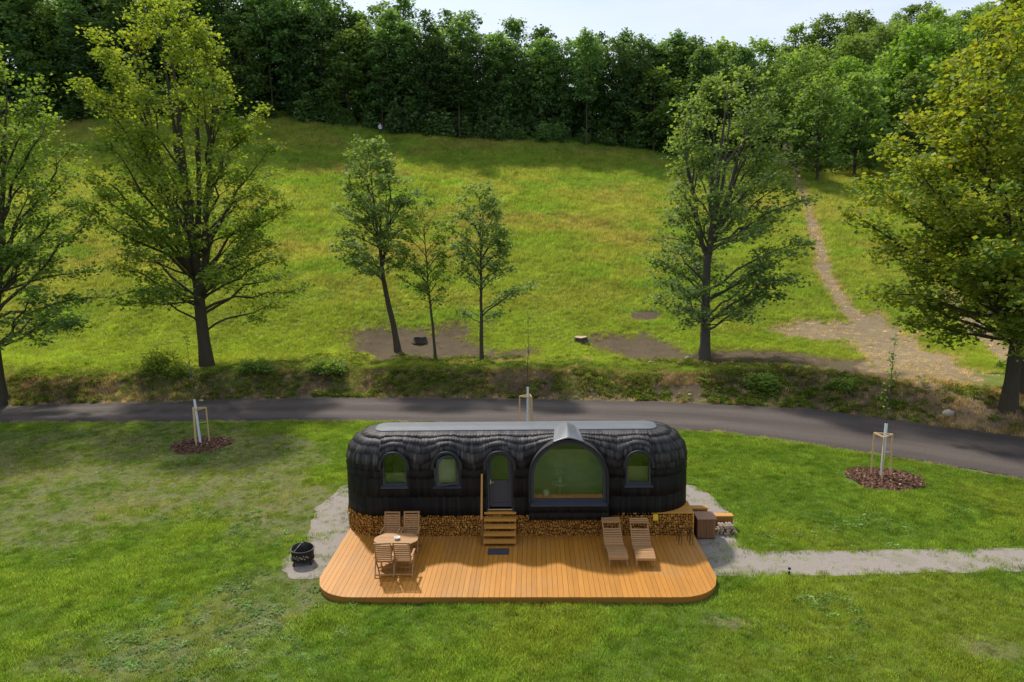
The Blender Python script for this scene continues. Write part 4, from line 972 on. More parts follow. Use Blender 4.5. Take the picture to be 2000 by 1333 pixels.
def make_tree(seed, H, r0, prof, nprim=34, leaf=.24, per=14, lean=((0, 0),), forks=(), rise=(.25, .9), sec=.62, ter=.5, clus=.30, bark='bark', leafm='leafA', trunk_sides=9, low=(), nleaf_mul=1., toplight=.5, fmin=.34):
    """prof: rows (height fraction, radius to -x, radius to +x); returns trunk and crown meshes, base at origin"""
    r = np.random.default_rng(seed); TV = []; TF = []; nb = 0
    def tube(P, Rd, n):
        nonlocal nb
        V, Fq = tube_arrays(P, Rd, n, nb); TV.append(V); TF.append(Fq); nb += len(V)
    hs = np.linspace(0, 1, 15); ln = np.array(lean); lx = np.interp(hs, np.linspace(0, 1, len(ln)), ln[:, 0]); ly = np.interp(hs, np.linspace(0, 1, len(ln)), ln[:, 1])
    wob = np.cumsum(r.normal(0, .011*H/2, (15, 2)), 0)*.35; wob[:3] *= .3
    ax = np.column_stack([lx+wob[:, 0], ly+wob[:, 1], hs*H]); ar = r0*np.clip(1.02-hs, .03, 1)**.95; ar[0] *= 1.35; ax[0, 2] = -.3
    tube(ax, ar, trunk_sides)
    axes = [(0., ax, ar)]
    for (h0, dx, dy, h1) in forks:
        t = np.linspace(0, 1, 10); p0 = np.array([np.interp(h0*H, ax[:, 2], ax[:, q]) for q in range(3)]); rr0 = np.interp(h0*H, ax[:, 2], ar)*.72
        P = np.column_stack([p0[0]+dx*t**.75+r.normal(0, .06, 10), p0[1]+dy*t**.75+r.normal(0, .06, 10), p0[2]+(h1-h0)*H*t]); P[0] = p0
        Rd = rr0*(1.02-t)**.9+.012; tube(P, Rd, 7); axes.append((h0, P, Rd))
    pr = np.array(prof); CL = []
    h_lo, h_hi = pr[0, 0], pr[-1, 0]; az = r.uniform(0, 6.28)
    prims = [(h_lo+(h_hi-h_lo)*((i+.5)/nprim)**.92, None, None) for i in range(nprim)]+[(q[0], q[1], q[2]) for q in low]
    for hf, faz, fR in prims:
        az = (az+2.4+r.normal(0, .35)) if faz is None else faz
        cz = math.cos(az); rl = np.interp(hf, pr[:, 0], pr[:, 1]); rrr = np.interp(hf, pr[:, 0], pr[:, 2])
        Rr_ = (rl*(1-cz)/2+rrr*(1+cz)/2)*r.uniform(.62, 1.12) if fR is None else fR
        sc_ = [(np.interp(hf*H*.85, A_[:, 2], A_[:, 0])-np.interp(hf*H*.85, ax[:, 2], ax[:, 0]))*cz+(np.interp(hf*H*.85, A_[:, 2], A_[:, 1])-np.interp(hf*H*.85, ax[:, 2], ax[:, 1]))*math.sin(az)+r.normal(0, .5) if hf > h_+.05 else -9. for h_, A_, _ in axes]
        k = int(np.argmax(sc_)) if max(sc_) > -9 else 0
        h0, A, Ar = axes[k] if hf > axes[k][0]+.05 else axes[0]
        rs = rise[0]+(rise[1]-rise[0])*np.clip((hf-h_lo)/(h_hi-h_lo+1e-6), 0, 1)*r.uniform(.7, 1.3)
        zt = hf*H; z0 = max(zt-Rr_*rs, max(h0*H+.2, H*r.uniform(h_lo*.75, h_lo*.75+.2*max(.2, hf-h_lo+.1)) if faz is None else 0.1*H))
        zmax = A[-1, 2]; z0 = min(z0, zmax*.97)
        p0 = np.array([np.interp(z0, A[:, 2], A[:, 0]), np.interp(z0, A[:, 2], A[:, 1]), z0]); cxy = np.array([np.interp(min(zt, zmax), ax[:, 2], ax[:, q]) for q in range(2)])
        tip = np.array([cxy[0]+Rr_*cz, cxy[1]+Rr_*math.sin(az), zt]); L = np.linalg.norm(tip-p0)
        t = np.linspace(0, 1, 7)[:, None]; mid = p0*.5+tip*.5+np.array([0, 0, .10*L*r.uniform(.2, 1.3)])
        P = (1-t)**2*p0+2*t*(1-t)*mid+t**2*tip; P[1:-1] += r.normal(0, .02*L, (5, 3))
        rb = min(np.interp(z0, A[:, 2], Ar)*.62, .012*L+.012); tube(P, rb*(1-t[:, 0])**.8+.009, 5)
        ns_ = max(2, int(L/sec)); dirs = np.gradient(P, axis=0)
        for j in range(ns_):
            f = fmin+(1-fmin)*(j+r.uniform(.2, .9))/ns_; f = min(f, .99); q = np.array([np.interp(f, t[:, 0], P[:, z]) for z in range(3)])
            dv = np.array([np.interp(f, t[:, 0], dirs[:, z]) for z in range(3)]); dv /= np.linalg.norm(dv)+1e-9
            sd_ = np.cross(dv, [0, 0, 1]); sd_ /= np.linalg.norm(sd_)+1e-9; sg = 1 if j % 2 else -1
            an = r.uniform(.45, 1.15); d2 = dv*math.cos(an)+sd_*sg*math.sin(an)+np.array([0, 0, r.normal(.16, .36)]); d2 /= np.linalg.norm(d2)
            l2 = (.28*L*(1-f)+.5)*r.uniform(.7, 1.3); l2 = min(l2, 2.6); e2 = q+d2*l2+np.array([0, 0, -.06*l2])
            P2 = np.stack([q, q+d2*l2*.5+r.normal(0, .04, 3), e2]); tube(P2, [max(rb*(1-f)*.5, .012), .011, .006], 4)
            nt_ = max(1, int(l2/ter))
            for m in range(nt_+1):
                g = (m+r.uniform(.3, .9))/(nt_+.6); g = min(g, 1.); c_ = q+(e2-q)*g+r.normal(0, .16, 3)*np.array([1, 1, .7])
                CL.append(c_); 
                if leaf < .4: tube(np.stack([q+(e2-q)*max(0, g-.2), c_]), [.008, .004], 3)
        CL.append(tip)
    CL = np.array(CL); npc = r.poisson(per*nleaf_mul*r.gamma(1.7, 1/1.7, len(CL))); idx = np.repeat(np.arange(len(CL)), npc); C = CL[idx]+r.normal(0, 1, (len(idx), 3))*np.array([clus, clus, clus*.5])
    V, Fq = leaf_quads(C, leaf, r)
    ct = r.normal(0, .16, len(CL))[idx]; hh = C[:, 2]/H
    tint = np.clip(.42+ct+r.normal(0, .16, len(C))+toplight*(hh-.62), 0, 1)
    tm = np_mesh('trunk', np.concatenate(TV), np.concatenate(TF), M[bark], True)
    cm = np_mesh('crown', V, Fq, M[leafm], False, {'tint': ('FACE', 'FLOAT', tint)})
    return tm, cm
def place_tree(name, meshes, loc_, label, cat='tree', group=None, rz=0., sc=1.):
    t = empty(name, loc_, rz, label, cat, group); t.scale = (sc, sc, sc) if not hasattr(sc, '__len__') else sc
    add('trunk', meshes[0], t); add('crown', meshes[1], t); return t
def at(x, y, dz=0.): return (x, y, tz(x, y)+dz)

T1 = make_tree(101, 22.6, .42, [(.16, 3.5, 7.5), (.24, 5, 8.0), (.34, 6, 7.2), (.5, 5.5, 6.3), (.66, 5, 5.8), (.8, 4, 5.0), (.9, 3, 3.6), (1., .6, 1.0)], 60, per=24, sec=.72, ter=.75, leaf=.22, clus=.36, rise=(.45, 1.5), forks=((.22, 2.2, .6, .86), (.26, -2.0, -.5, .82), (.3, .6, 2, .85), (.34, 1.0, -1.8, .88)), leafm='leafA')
place_tree('maple_tree', T1, at(-33.4, 43.4), 'tall leafy maple at the left edge of the photo, rooted beside the road', group=None)
T2 = make_tree(202, 24.4, .44, [(.19, 4, 7.0), (.27, 5, 7.2), (.36, 7.0, 6.8), (.5, 7.2, 6.2), (.63, 6.4, 5.6), (.76, 6.4, 4.6), (.88, 5.0, 3.6), (.96, 2.8, 2.4), (1.01, .6, .8)], 74, per=25, sec=.72, ter=.75, leaf=.22, clus=.37, rise=(.45, 1.5), lean=((0, 0), (-.5, 0), (-1.1, 0)), forks=((.19, 2.0, .3, .84), (.24, -3.0, -.4, .88), (.3, .4, 1.8, .86), (.36, -1.6, 1.2, .93)), leafm='leafB', toplight=.5,
               low=((.17, .15, 5.5), (.22, 3.0, 5.0)))
place_tree('maple_tree', T2, at(-23.2, 50.0), 'tall yellow green maple with a forked trunk standing on the bank beyond the staked sapling')
T3 = make_tree(303, 15.0, .24, [(.40, 4.2, 1.0), (.47, 5.0, 1.6), (.55, 4.6, 2.2), (.65, 3.4, 2.5), (.75, 2.8, 2.8), (.86, 2.2, 2.4), (.95, 1.4, 1.2), (1.01, .4, .5)], 38, per=22, sec=.6, ter=.7, clus=.34, lean=((0, 0), (-.7, 0), (-1.1, 0), (-1.4, 0)), leafm='leafC', rise=(.3, 1.4), forks=((.42, .9, .3, .86), (.5, -.9, .3, .88)))
place_tree('young_maple_tree', T3, at(-10.2, 53.4), 'young slender tree with a leaning trunk, tallest of the group of three')
T4 = make_tree(404, 10.9, .11, [(.36, .9, 1.2), (.5, 1.8, 1.3), (.65, 2.2, 1.3), (.8, 1.7, 1.2), (.93, 1.0, .8), (1.01, .3, .3)], 26, leaf=.2, per=18, lean=((0, 0), (-.35, 0), (-.55, 0)), leafm='leafA', rise=(.5, 1.2), clus=.24)
place_tree('young_maple_tree', T4, at(-7.0, 50.4), 'thin young tree, smallest and middle one of the group of three')
T5 = make_tree(505, 12.1, .15, [(.45, 1.5, 1.2), (.55, 2.3, 1.7), (.66, 2.5, 2.3), (.78, 2.0, 2.3), (.9, 1.4, 1.5), (1.01, .3, .4)], 32, leaf=.22, per=20, leafm='leafC', rise=(.6, 1.3), low=((.29, 3.3, 1.4), (.27, .2, .9), (.42, .1, 3.2), (.39, .5, 2.2)))
place_tree('young_maple_tree', T5, at(-3.75, 50.4), 'straight young tree with low side shoots, rightmost of the group of three')
T6 = make_tree(606, 18.6, .37, [(.14, 2.2, 2.2), (.22, 3.6, 6.4), (.32, 4.0, 7.8), (.42, 4.0, 7.4), (.54, 3.6, 5.8), (.66, 3.8, 5.2), (.77, 3.4, 4.6), (.88, 2.8, 4.0), (.96, 1.6, 2.8), (1.02, .6, 1.4)], 66, per=23, leaf=.22, sec=.70, ter=.72, clus=.36, lean=((0, 0), (0, 0), (.6, 0), (1.2, 0)), forks=((.42, 2.6, .3, .98), (.38, -1.8, .4, .84), (.45, .8, -1.6, .9), (.4, .5, 1.8, .88)), leafm='leafC', rise=(.3, 1.4), bark='bark2')
place_tree('maple_tree', T6, at(11.65, 49.5), 'single tall maple with a pale grey trunk rising from the bare soil of the bank')
T7 = make_tree(707, 21.0, .36, [(.17, 3.6, 4), (.24, 6.4, 6), (.34, 8.3, 7), (.46, 8.6, 7), (.58, 7.8, 6.5), (.7, 6.8, 6), (.82, 5.4, 5), (.92, 3.6, 3.5), (1.01, .9, 1.0)], 118, per=28, sec=.66, ter=.72, clus=.40, leaf=.23, rise=(.45, 1.4), lean=((0, 0), (.4, 0), (.9, 0)), forks=((.16, 1.6, 1.2, .85), (.2, -3.0, .4, .88), (.24, -.8, -2.2, .84), (.3, -1.8, 2.0, .9), (.34, 1.6, -1.5, .88)), leafm='leafG', toplight=.3)
place_tree('maple_tree', T7, at(24.4, 37.4), 'large golden green maple with thick trunk at the right edge above the road bend')
T7b = make_tree(708, 15, .24, [(.35, 2, 5), (.6, 2.5, 5), (.85, 2, 4), (1.0, .6, 1)], 22, per=12, leafm='leafG')
place_tree('maple_tree', T7b, at(25.9, 38.9), 'second slimmer maple trunk standing just behind the large golden maple')

# small shrub on the bank and seedlings
def make_bush(seed, rx, h, n, leaf, m):
    r = np.random.default_rng(seed); C = r.normal(0, 1, (n, 3)); C /= np.linalg.norm(C, axis=1)[:, None]; C *= r.uniform(.35, 1, (n, 1))**.6
    lump = 1+.3*np.sin(3*np.arctan2(C[:, 1], C[:, 0])+seed)+r.normal(0, .12, n); C = C*np.array([rx, rx*.8, h])*lump[:, None]; C[:, 2] = np.abs(C[:, 2])
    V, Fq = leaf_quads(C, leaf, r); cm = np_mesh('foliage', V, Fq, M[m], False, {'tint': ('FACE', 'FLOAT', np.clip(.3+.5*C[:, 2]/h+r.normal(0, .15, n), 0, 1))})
    TV = []; TF = []; nb = 0
    for i in range(9):
        a = i*.7; V2, F2 = tube_arrays(np.array([[0, 0, -.1], [math.cos(a)*rx*.35, math.sin(a)*rx*.3, h*.45], [math.cos(a)*rx*.7, math.sin(a)*rx*.55, h*.8]]), [.02, .012, .005], 4, nb); TV.append(V2); TF.append(F2); nb += len(V2)
    return np_mesh('stem', np.concatenate(TV), np.concatenate(TF), M['bark'], True), cm
for i, (x_, y_, rx, h, m, lab) in enumerate(((-25.2, 47.3, 1.5, 1.5, 'leafB', 'bright yellow green shrub on the bank beside the forked maple'), (-23.6, 46.6, .9, .9, 'leafB', 'low yellow green shrub in front of the forked maple on the bank'),
        (-18.4, 46.9, 1.2, .7, 'leafA', 'low dark shrub on the bank left of the narrow bare track'), (-13.6, 46.9, 1.3, .8, 'leafA', 'low dark shrub on the bank right of the narrow bare track'), (13.8, 43.6, 1.2, .7, 'leafA', 'dark low shrub at the foot of the bank below the single maple'), (18.2, 42.4, 1.0, .6, 'leafA', 'dark low shrub on the bank beyond the bend sapling'), (29.4, 45.3, .7, .5, 'leafA', 'small dark round shrub in dry grass behind the golden maple'))):
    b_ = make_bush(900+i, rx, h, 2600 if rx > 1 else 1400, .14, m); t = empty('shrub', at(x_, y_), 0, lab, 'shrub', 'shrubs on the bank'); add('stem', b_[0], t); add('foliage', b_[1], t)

# ------------------------------------------------------------------ staked saplings
def mulch_disc(name, x, y, r, label, seed):
    q = np.random.default_rng(seed); n = 2600; a = q.uniform(0, 6.28, n); d = r*np.sqrt(q.uniform(0, 1, n))*(1+.07*np.sin(3*a+seed)+.04*np.sin(7*a)); zc = .015+.07*(1-(d/r).clip(0, 1)**2)+q.uniform(0, .03, n)
    C = np.column_stack([d*np.cos(a), d*np.sin(a), zc]); V, Fq = leaf_quads(C, .085, q, 0, .6)
    na = 40; aa = np.linspace(0, 6.283, na, endpoint=False); rr = r*.98*(1+.07*np.sin(3*aa+seed)+.04*np.sin(7*aa))
    B = np.concatenate([[[0, 0, .075]]]+[np.column_stack([rr*f*np.cos(aa), rr*f*np.sin(aa), np.full(na, .008+.067*(1-f*f))]) for f in (.35, .7, 1)])
    Q3 = [[0, 1+k, 1+(k+1) % na] for k in range(na)]; Q4 = [[1+j*na+k, 1+(j+1)*na+k, 1+(j+1)*na+(k+1) % na, 1+j*na+(k+1) % na] for j in range(2) for k in range(na)]
    nb = len(B); me = np_mesh(name, np.concatenate([B, V]), [np.array(Q4), Fq+nb, np.array(Q3)], M['mulch'], False, {'tint': ('FACE', 'FLOAT', np.concatenate([np.full(len(Q4), .25), np.clip(q.beta(2, 2.5, n), 0, 1), np.full(len(Q3), .25)]))})
    o = add(name, me, None, (x, y, tz(x, y))); tag(o, label, 'mulch', 'mulch rings', 'stuff')
def sapling(x, y, H, lab, lean, seed, leaves, rz, mulch_lab):
    r = np.random.default_rng(seed); t = empty('staked_sapling', (x, y, tz(x, y)+.05), 0, lab, 'sapling', 'staked saplings'); hs = np.linspace(0, 1, 10)
    P = np.column_stack([lean*hs*H+r.normal(0, .012, 10), r.normal(0, .012, 10), hs*H]); V, Fq = tube_arrays(P, .035*(1.05-hs), 7, 0); TV = [V]; TF = [Fq]; nb = len(V); C = []
    for i in range(26):
        h = r.uniform(.46, .98); a = r.uniform(0, 6.28); l = r.uniform(.2, .55)*(1.15-h)*1.6; q = np.array([lean*h*H, 0, h*H]); e = q+np.array([math.cos(a)*l*.6, math.sin(a)*l*.6, l])
        V, Fq = tube_arrays(np.stack([q, (q+e)/2+r.normal(0, .02, 3), e]), [.010, .007, .004], 3, nb); TV.append(V); TF.append(Fq); nb += len(V)
        for k in range(leaves): C.append(q+(e-q)*r.uniform(.3, 1.05)+r.normal(0, .07, 3))
    add('trunk', np_mesh('trunk', np.concatenate(TV), np.concatenate(TF), M['bark2'], True), t); C = np.array(C); V, Fq = leaf_quads(C, .12, r); add('crown', np_mesh('crown', V, Fq, M['leafA'], False, {'tint': ('FACE', 'FLOAT', r.uniform(0, 1, len(C)))}), t)
    hs2 = np.linspace(0, 1, 6); MB().tube([(lean*2.25*q, 0, .03+2.2*q) for q in hs2], [.058]*6, 10).build('guard_tube', M['tube'], t)
    S = [(.40*math.cos(rz+k*2.094), .40*math.sin(rz+k*2.094)) for k in range(3)]
    for a in S: MB().tube([(a[0]*1.04, a[1]*1.04, 0), (a[0]*.96, a[1]*.96, 1.78)], .036, 9).build('stake', M['stake'], t)
    for k in range(3):
        a, b = S[k], S[(k+1) % 3]; MB().bar((a[0]*.97, a[1]*.97, 1.77), (b[0]*.97, b[1]*.97, 1.77), .035, .06).build('crossbar', M['stake'], t)
    MB().bar((S[0][0], S[0][1], 1.05), (lean, 0, 1.03), .006, .035).build('strap', M['strap'], t)
    mulch_disc('mulch_ring', x+.1, y-.1, 1.5, mulch_lab, seed)
sapling(-16.65, 34.5, 5.6, 'staked sapling with white guard tube in mulch on the worn left lawn', -.055, 31, 3, .5, 'ring of brown bark mulch around the left staked sapling')
sapling(-.42, 36.6, 6.2, 'staked sapling with white guard tube standing behind the cabin roof', .02, 32, 1, 1.2, 'ring of brown bark mulch behind the cabin')
sapling(14.1, 29.0, 6.0, 'staked sapling with white guard tube on the lawn at the road bend', .035, 33, 5, .15, 'large ring of brown bark mulch around the sapling at the road bend')
tag(MB().tube([(-17.2, 34.35, .06), (-16.95, 34.3, .14), (-16.8, 34.3, .08)], .06, 10).build('drain_pipe', M['black']), 'short black watering pipe end in the mulch beside the left sapling', 'pipe')

# ------------------------------------------------------------------ stumps and stones
for x_, y_, h, r_, m1, lab in ((-8.85, 55.2, .45, .52, 'bark_dark', 'dark weathered tree stump on bare soil by the group of three young trees'), (3.5, 54.7, .42, .5, 'log_cut', 'pale cut tree stump at the edge of the dug soil patch')):
    s_ = empty('tree_stump', at(x_, y_, -.05), 0, lab, 'stump'); q = np.random.default_rng(int(x_*10)+900); k = 12; aa = np.linspace(0, 6.283, k, endpoint=False)
    prof_ = [q.uniform(.85, 1.15, k)*r_*f for f in (1.35, 1.05, .95)]; V = np.concatenate([np.column_stack([p*np.cos(aa), p*np.sin(aa), np.full(k, z)+(q.uniform(-.06, .06, k) if z > .1 else 0)]) for p, z in zip(prof_, (0, .15, h))])
    I = np.arange(3*k).reshape(3, k); J = np.roll(I, -1, 1); add('bark', np_mesh('bark', V, np.stack([I[:-1], J[:-1], J[1:], I[1:]], -1).reshape(-1, 4), M['bark_dark']), s_)
    add('cut_top', np_mesh('cut_top', V[2*k:], np.arange(k)[None, :], M[m1]), s_)
def stone(x_, y_, sx, sy, sz, lab, mat='stone', seed=0):
    q = np.random.default_rng(seed+50); bm = bmesh.new(); bmesh.ops.create_icosphere(bm, subdivisions=2, radius=1)
    for v in bm.verts: v.co *= q.uniform(.82, 1.15); v.co.x *= sx; v.co.y *= sy; v.co.z *= sz
    me = bpy.data.meshes.new('stone'); bm.to_mesh(me); bm.free(); me.materials.append(M[mat]); o = add('stone', me, None, at(x_, y_, sz*.4)); tag(o, lab, 'stone')
stone(7.95, 49.2, .36, .22, .12, 'flat pale stone on the soil left of the single maple', seed=1)
stone(21.7, 37.9, .32, .25, .2, 'pale boulder at the road edge beyond the bend sapling', seed=2)
stone(10.6, 50.2, .16, .12, .1, 'small pale stone by the foot of the single maple', seed=3)
stone(9.3, 43.1, .12, .1, .07, 'tiny white stone at the far road edge below the single maple', seed=4)
stone(-20.9, 43.9, .14, .1, .08, 'tiny pale stone at the far road edge near the left sapling', seed=5)

# ------------------------------------------------------------------ forest along the top of the meadow
def fv(seed, H, r0, prof, n, leaf, per, leafm, **k):
    return make_tree(seed, H, r0, prof, n, leaf=leaf, per=per, sec=1.25, ter=1.1, clus=.62, rise=(.35, 1.2), fmin=.25, leafm=leafm, trunk_sides=6, **k)
TALL = [fv(1000+i, 20, .2, p, 38, .50, 20, 'leafF', forks=((.35, .8, .2, .9),), toplight=.5) for i, p in enumerate((
    [(.20, 1.3, 1.6), (.4, 2.2, 2.1), (.65, 3.0, 2.8), (.82, 3.0, 2.9), (.94, 2.0, 2.2), (1.01, .8, .7)], [(.10, 2.2, 1.8), (.35, 2.5, 2.5), (.6, 2.5, 2.9), (.85, 2.1, 1.9), (1.02, .6, .5)],
    [(.32, 1.2, 1.6), (.5, 2.3, 2.2), (.72, 3.3, 3.0), (.88, 2.8, 2.6), (1.0, .9, .8)], [(.05, 2.6, 2.4), (.3, 2.6, 2.8), (.55, 2.4, 2.2), (.8, 2.1, 2.5), (1.01, .7, .6)], [(.42, 1.3, 1.4), (.6, 2.5, 2.6), (.8, 3.1, 3.0), (.93, 2.2, 2.0), (1.02, .7, .6)]))]
ROUND = [fv(1100+i, 15, .25, p, 44, .50, 15, 'leafH', forks=((.2, 1.5, .5, .85), (.25, -1.4, -.6, .85)), toplight=.6) for i, p in enumerate((
    [(.10, 3.4, 3.6), (.3, 4.6, 4.8), (.55, 4.8, 4.9), (.78, 3.8, 3.7), (.93, 2.2, 2.4), (1.01, .6, .7)], [(.08, 3.0, 3.8), (.25, 4.4, 4.4), (.5, 5.2, 4.5), (.7, 4.4, 3.6), (.9, 2.4, 2.8), (1.02, .9, .5)], [(.12, 2.6, 2.6), (.35, 3.8, 4.2), (.6, 4.2, 4.4), (.82, 3.1, 3.4), (1.0, .8, .7)]))]
LIGHT = fv(1200, 16, .3, [(.08, 4.2, 4.0), (.25, 6.0, 5.8), (.5, 6.4, 6.2), (.72, 5.2, 5.0), (.9, 3.2, 3.0), (1.01, .8, .8)], 70, .50, 16, 'leafL', forks=((.2, 2, .5, .85), (.25, -2, -.6, .85)), toplight=.7)
fr = np.random.default_rng(77)
def forest(x_, y_, ms, sc, name, lab, grp):
    sc3 = (sc*fr.uniform(.9, 1.15), sc*fr.uniform(.9, 1.15), sc*fr.uniform(.92, 1.1))
    return place_tree(name, ms, at(x_, y_, -.2), lab, 'tree', grp, fr.uniform(0, 6.28), sc3)
def px_of(x_, y_, z_):
    v = Vector((x_, y_, z_-CAM_H)); d = v.dot(F); return 1000+1420*v.dot(Rr)/d, 666.5-1420*v.dot(Ur)/d
def where(x_, y_):
    p = px_of(x_, y_, tz(x_, y_))[0]
    for lim, s_ in ((170, 'above the left edge maple'), (560, 'behind the forked maple'), (840, 'above the three young trees'), (1265, 'left of the single maple'), (1530, 'behind the single maple'), (1720, 'near the bare trail')):
        if p < lim: return s_
    return 'behind the golden maple'
def edge_y(x_): return 117.5+1.5*math.sin(x_*.13)-(3 if x_ < -60 else 0)-2.0*np.clip((x_-5)/8, 0, 1)
for row, (dy, sp_) in enumerate(((0, 3.4), (4.5, 3.2), (9.5, 3.6))):
    x_ = -104.
    while x_ < 36:
        hs_ = np.interp(x_, [-100, -40, -10, 15, 36], [1.0, .92, .83, .76, .70])
        if not (row == 0 and 33 < x_): forest(x_+fr.uniform(-1, 1), edge_y(x_)+dy+fr.uniform(-1.4, 1.4), TALL[fr.integers(0, 5)] if fr.uniform() < .8 else ROUND[fr.integers(0, 3)], hs_*fr.uniform(.78, 1.14), 'forest_tree', ('dark green tree in the front row of the wood, ' if row == 0 else 'dark green tree deeper in the wood, ' if row == 1 else 'dark green tree at the back of the wood, ')+where(x_, edge_y(x_)), 'trees in the wood at the top of the meadow')
        x_ += sp_*fr.uniform(.75, 1.25)
SHR = [make_bush(1300+i, 2.2, 3.4, 1500, .42, 'leafF') for i in range(2)]
x_ = -100.
while x_ < 34:
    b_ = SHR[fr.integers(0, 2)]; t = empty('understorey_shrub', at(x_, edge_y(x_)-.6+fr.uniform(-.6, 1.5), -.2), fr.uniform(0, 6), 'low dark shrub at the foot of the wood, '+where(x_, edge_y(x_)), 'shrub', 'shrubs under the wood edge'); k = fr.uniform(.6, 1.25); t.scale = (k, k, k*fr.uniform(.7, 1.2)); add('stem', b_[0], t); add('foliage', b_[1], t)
    x_ += fr.uniform(2.0, 4.2)
for dy in (5, 11):
    x_ = -100.
    while x_ < 34:
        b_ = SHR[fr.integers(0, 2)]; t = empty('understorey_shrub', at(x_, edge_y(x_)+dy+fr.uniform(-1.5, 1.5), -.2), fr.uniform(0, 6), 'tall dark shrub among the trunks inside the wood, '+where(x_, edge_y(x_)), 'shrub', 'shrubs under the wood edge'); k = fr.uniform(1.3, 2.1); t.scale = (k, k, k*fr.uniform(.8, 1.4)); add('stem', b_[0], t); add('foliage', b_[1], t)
        x_ += fr.uniform(3.2, 5.6)
# wooded hillside on the right
SKYL = np.full(260, 2000.)                                 # highest crown so far in each direction: trees wholly hidden behind nearer ones are left out
y_ = 128.
while y_ < 232:
    x_ = max(16., 30-(y_-128)*.2)
    while x_ < .74*y_+8:
        xx, yy, k = x_+fr.uniform(-2, 2), y_+fr.uniform(-2.5, 2.5), fr.uniform(.75, 1.2)*(1+.1*(y_-128)/100); p, q = px_of(xx, yy, tz(xx, yy)+15*k*1.05); hw_ = 1420*4.6*k/yy; b0, b1 = int(max(0, (p-hw_)/10)), int(min(259, max(0, (p+hw_)/10)))+1
        if b0 < 205 and b1 > b0 and q < SKYL[b0:b1].max()+4:
            forest(xx, yy, ROUND[fr.integers(0, 3)], k, 'hillside_tree', ('round green tree low on the wooded hillside, ' if yy < 150 else 'round green tree midway up the wooded hillside, ' if yy < 185 else 'round green tree high on the wooded hillside, ')+where(xx, yy), 'trees on the wooded hillside'); m_ = (b0+b1)//2; w_ = max(1, int((b1-b0)*.3)); SKYL[max(0, m_-w_):m_+w_+1] = np.minimum(SKYL[max(0, m_-w_):m_+w_+1], q+1420*2.5*k/yy)
        x_ += fr.uniform(6.5, 9.5)
    y_ += 9.5
for x_, y_, ms, sc, lab in ((38.8, 102.6, ROUND[2], .92, 'dark spreading tree beside the upper end of the bare trail'), (46.5, 109, ROUND[0], .95, 'dark bushy tree at the meadow edge, right of the tree by the trail end'), (62, 124, LIGHT, 1.22, 'large bright green dome shaped tree above the dark trees by the trail'), (50, 121, LIGHT, .95, 'bright green rounded tree left of the large dome shaped one'), (56, 112, ROUND[1], .9, 'dark round tree at the meadow edge behind the golden maple'), (66, 108, ROUND[1], 1.05, 'dark round tree mostly hidden behind the golden maple'), (24, 121, ROUND[0], 1.05, 'round leafy tree at the wood edge behind the single maple'), (31, 123, ROUND[1], 1.1, 'broad leafy tree at the wood edge left of the bare clearing')):
    place_tree('field_tree', ms, at(x_, y_, -.2), lab, 'tree', None, x_, sc)
bare = make_tree(1400, 15, .16, [(.4, 1.5, 1.5), (.7, 2.2, 2.2), (1., .8, .8)], 26, leaf=.3, per=.25, bark='twig', sec=.8, ter=.6, leafm='leafH')
place_tree('bare_tree', bare, at(36, 137, -.2), 'bare grey twiggy treetop rising behind the wood near the single maple', sc=1.15)

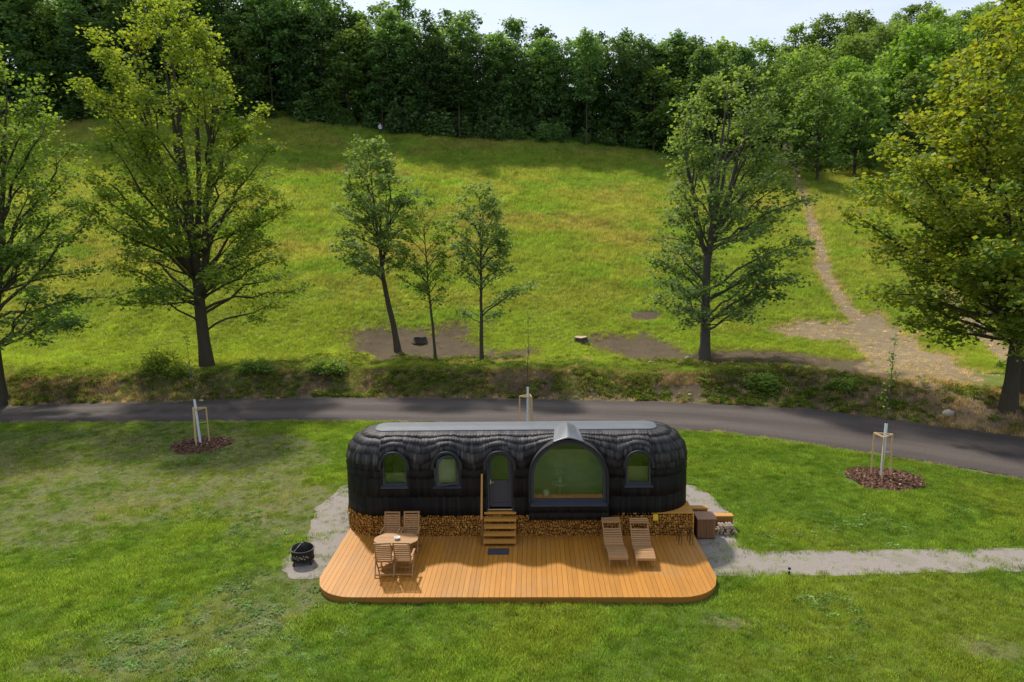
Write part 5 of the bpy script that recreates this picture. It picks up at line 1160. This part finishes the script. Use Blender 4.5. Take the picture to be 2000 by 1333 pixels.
# ------------------------------------------------------------------ person at the top of the meadow
def person(loc_, label):
    J = {'pel': (0, 0, .95), 'wai': (0, 0, 1.12), 'che': (0, .01, 1.36), 'nec': (0, 0, 1.52), 'hea': (0, -.02, 1.62), 'top': (0, -.01, 1.76),
         'hl': (.10, 0, .92), 'kl': (.12, -.05, .50), 'al': (.12, .02, .09), 'tl': (.13, -.14, .03), 'hr': (-.10, 0, .92), 'kr': (-.11, .03, .50), 'ar': (-.11, .08, .09), 'tr': (-.12, -.08, .03),
         'sl': (.20, 0, 1.44), 'el': (.27, .02, 1.16), 'wl': (.18, -.16, 1.05), 'fl': (.12, -.22, 1.07), 'sr': (-.20, 0, 1.44), 'er': (-.28, .03, 1.16), 'wr': (-.22, -.12, 1.0), 'fr': (-.18, -.18, .98)}
    rad = {'pel': .15, 'wai': .135, 'che': .16, 'nec': .06, 'hea': .095, 'top': .075, 'hl': .10, 'kl': .065, 'al': .045, 'tl': .04, 'hr': .10, 'kr': .065, 'ar': .045, 'tr': .04, 'sl': .07, 'el': .05, 'wl': .036, 'fl': .035, 'sr': .07, 'er': .05, 'wr': .036, 'fr': .035}
    E = [('pel', 'wai'), ('wai', 'che'), ('che', 'nec'), ('nec', 'hea'), ('hea', 'top'), ('pel', 'hl'), ('hl', 'kl'), ('kl', 'al'), ('al', 'tl'), ('pel', 'hr'), ('hr', 'kr'), ('kr', 'ar'), ('ar', 'tr'), ('che', 'sl'), ('sl', 'el'), ('el', 'wl'), ('wl', 'fl'), ('che', 'sr'), ('sr', 'er'), ('er', 'wr'), ('wr', 'fr')]
    ks = list(J); me = bpy.data.meshes.new('person'); me.from_pydata([J[k] for k in ks], [(ks.index(a), ks.index(b)) for a, b in E], []); o = add('person', me)
    md = o.modifiers.new('skin', 'SKIN'); sv = me.skin_vertices[0].data
    for i, k in enumerate(ks): sv[i].radius = (rad[k], rad[k]*(.8 if k in ('pel', 'wai', 'che') else 1)); sv[i].use_root = k == 'pel'
    o.modifiers.new('sub', 'SUBSURF').levels = 2
    dg = bpy.context.evaluated_depsgraph_get(); nm = bpy.data.meshes.new_from_object(o.evaluated_get(dg)); o.modifiers.clear(); o.data = nm; nm.materials.clear()
    for mm in (m_flat('shirt_white', (.70, .72, .80), .9), m_flat('skin', (.45, .28, .2), .7), m_flat('dark_trousers', (.02, .022, .03), .9), m_flat('dark_hair', (.03, .022, .018), .8)): nm.materials.append(mm)
    for f in nm.polygons:
        c_ = f.center; f.material_index = 3 if (c_.z > 1.70 or (c_.z > 1.60 and c_.y > .02)) else 1 if c_.z > 1.50 or (abs(c_.x) > .16 and c_.z < 1.2 and c_.z > .9 and c_.y < -.02) else 2 if c_.z < .95 or (abs(c_.z-1.22) < .07 and c_.x > -.03) or (abs(c_.z-1.42) < .05 and c_.x > 0) else 0
    nm.shade_smooth(); o.location = loc_; o.scale = (1.12, 1.12, 1.12); o.rotation_euler = (0, 0, .2); return tag(o, label, 'person')
person(at(-23.2, 114.2), 'person in a white top with dark stripes standing at the top of the meadow')
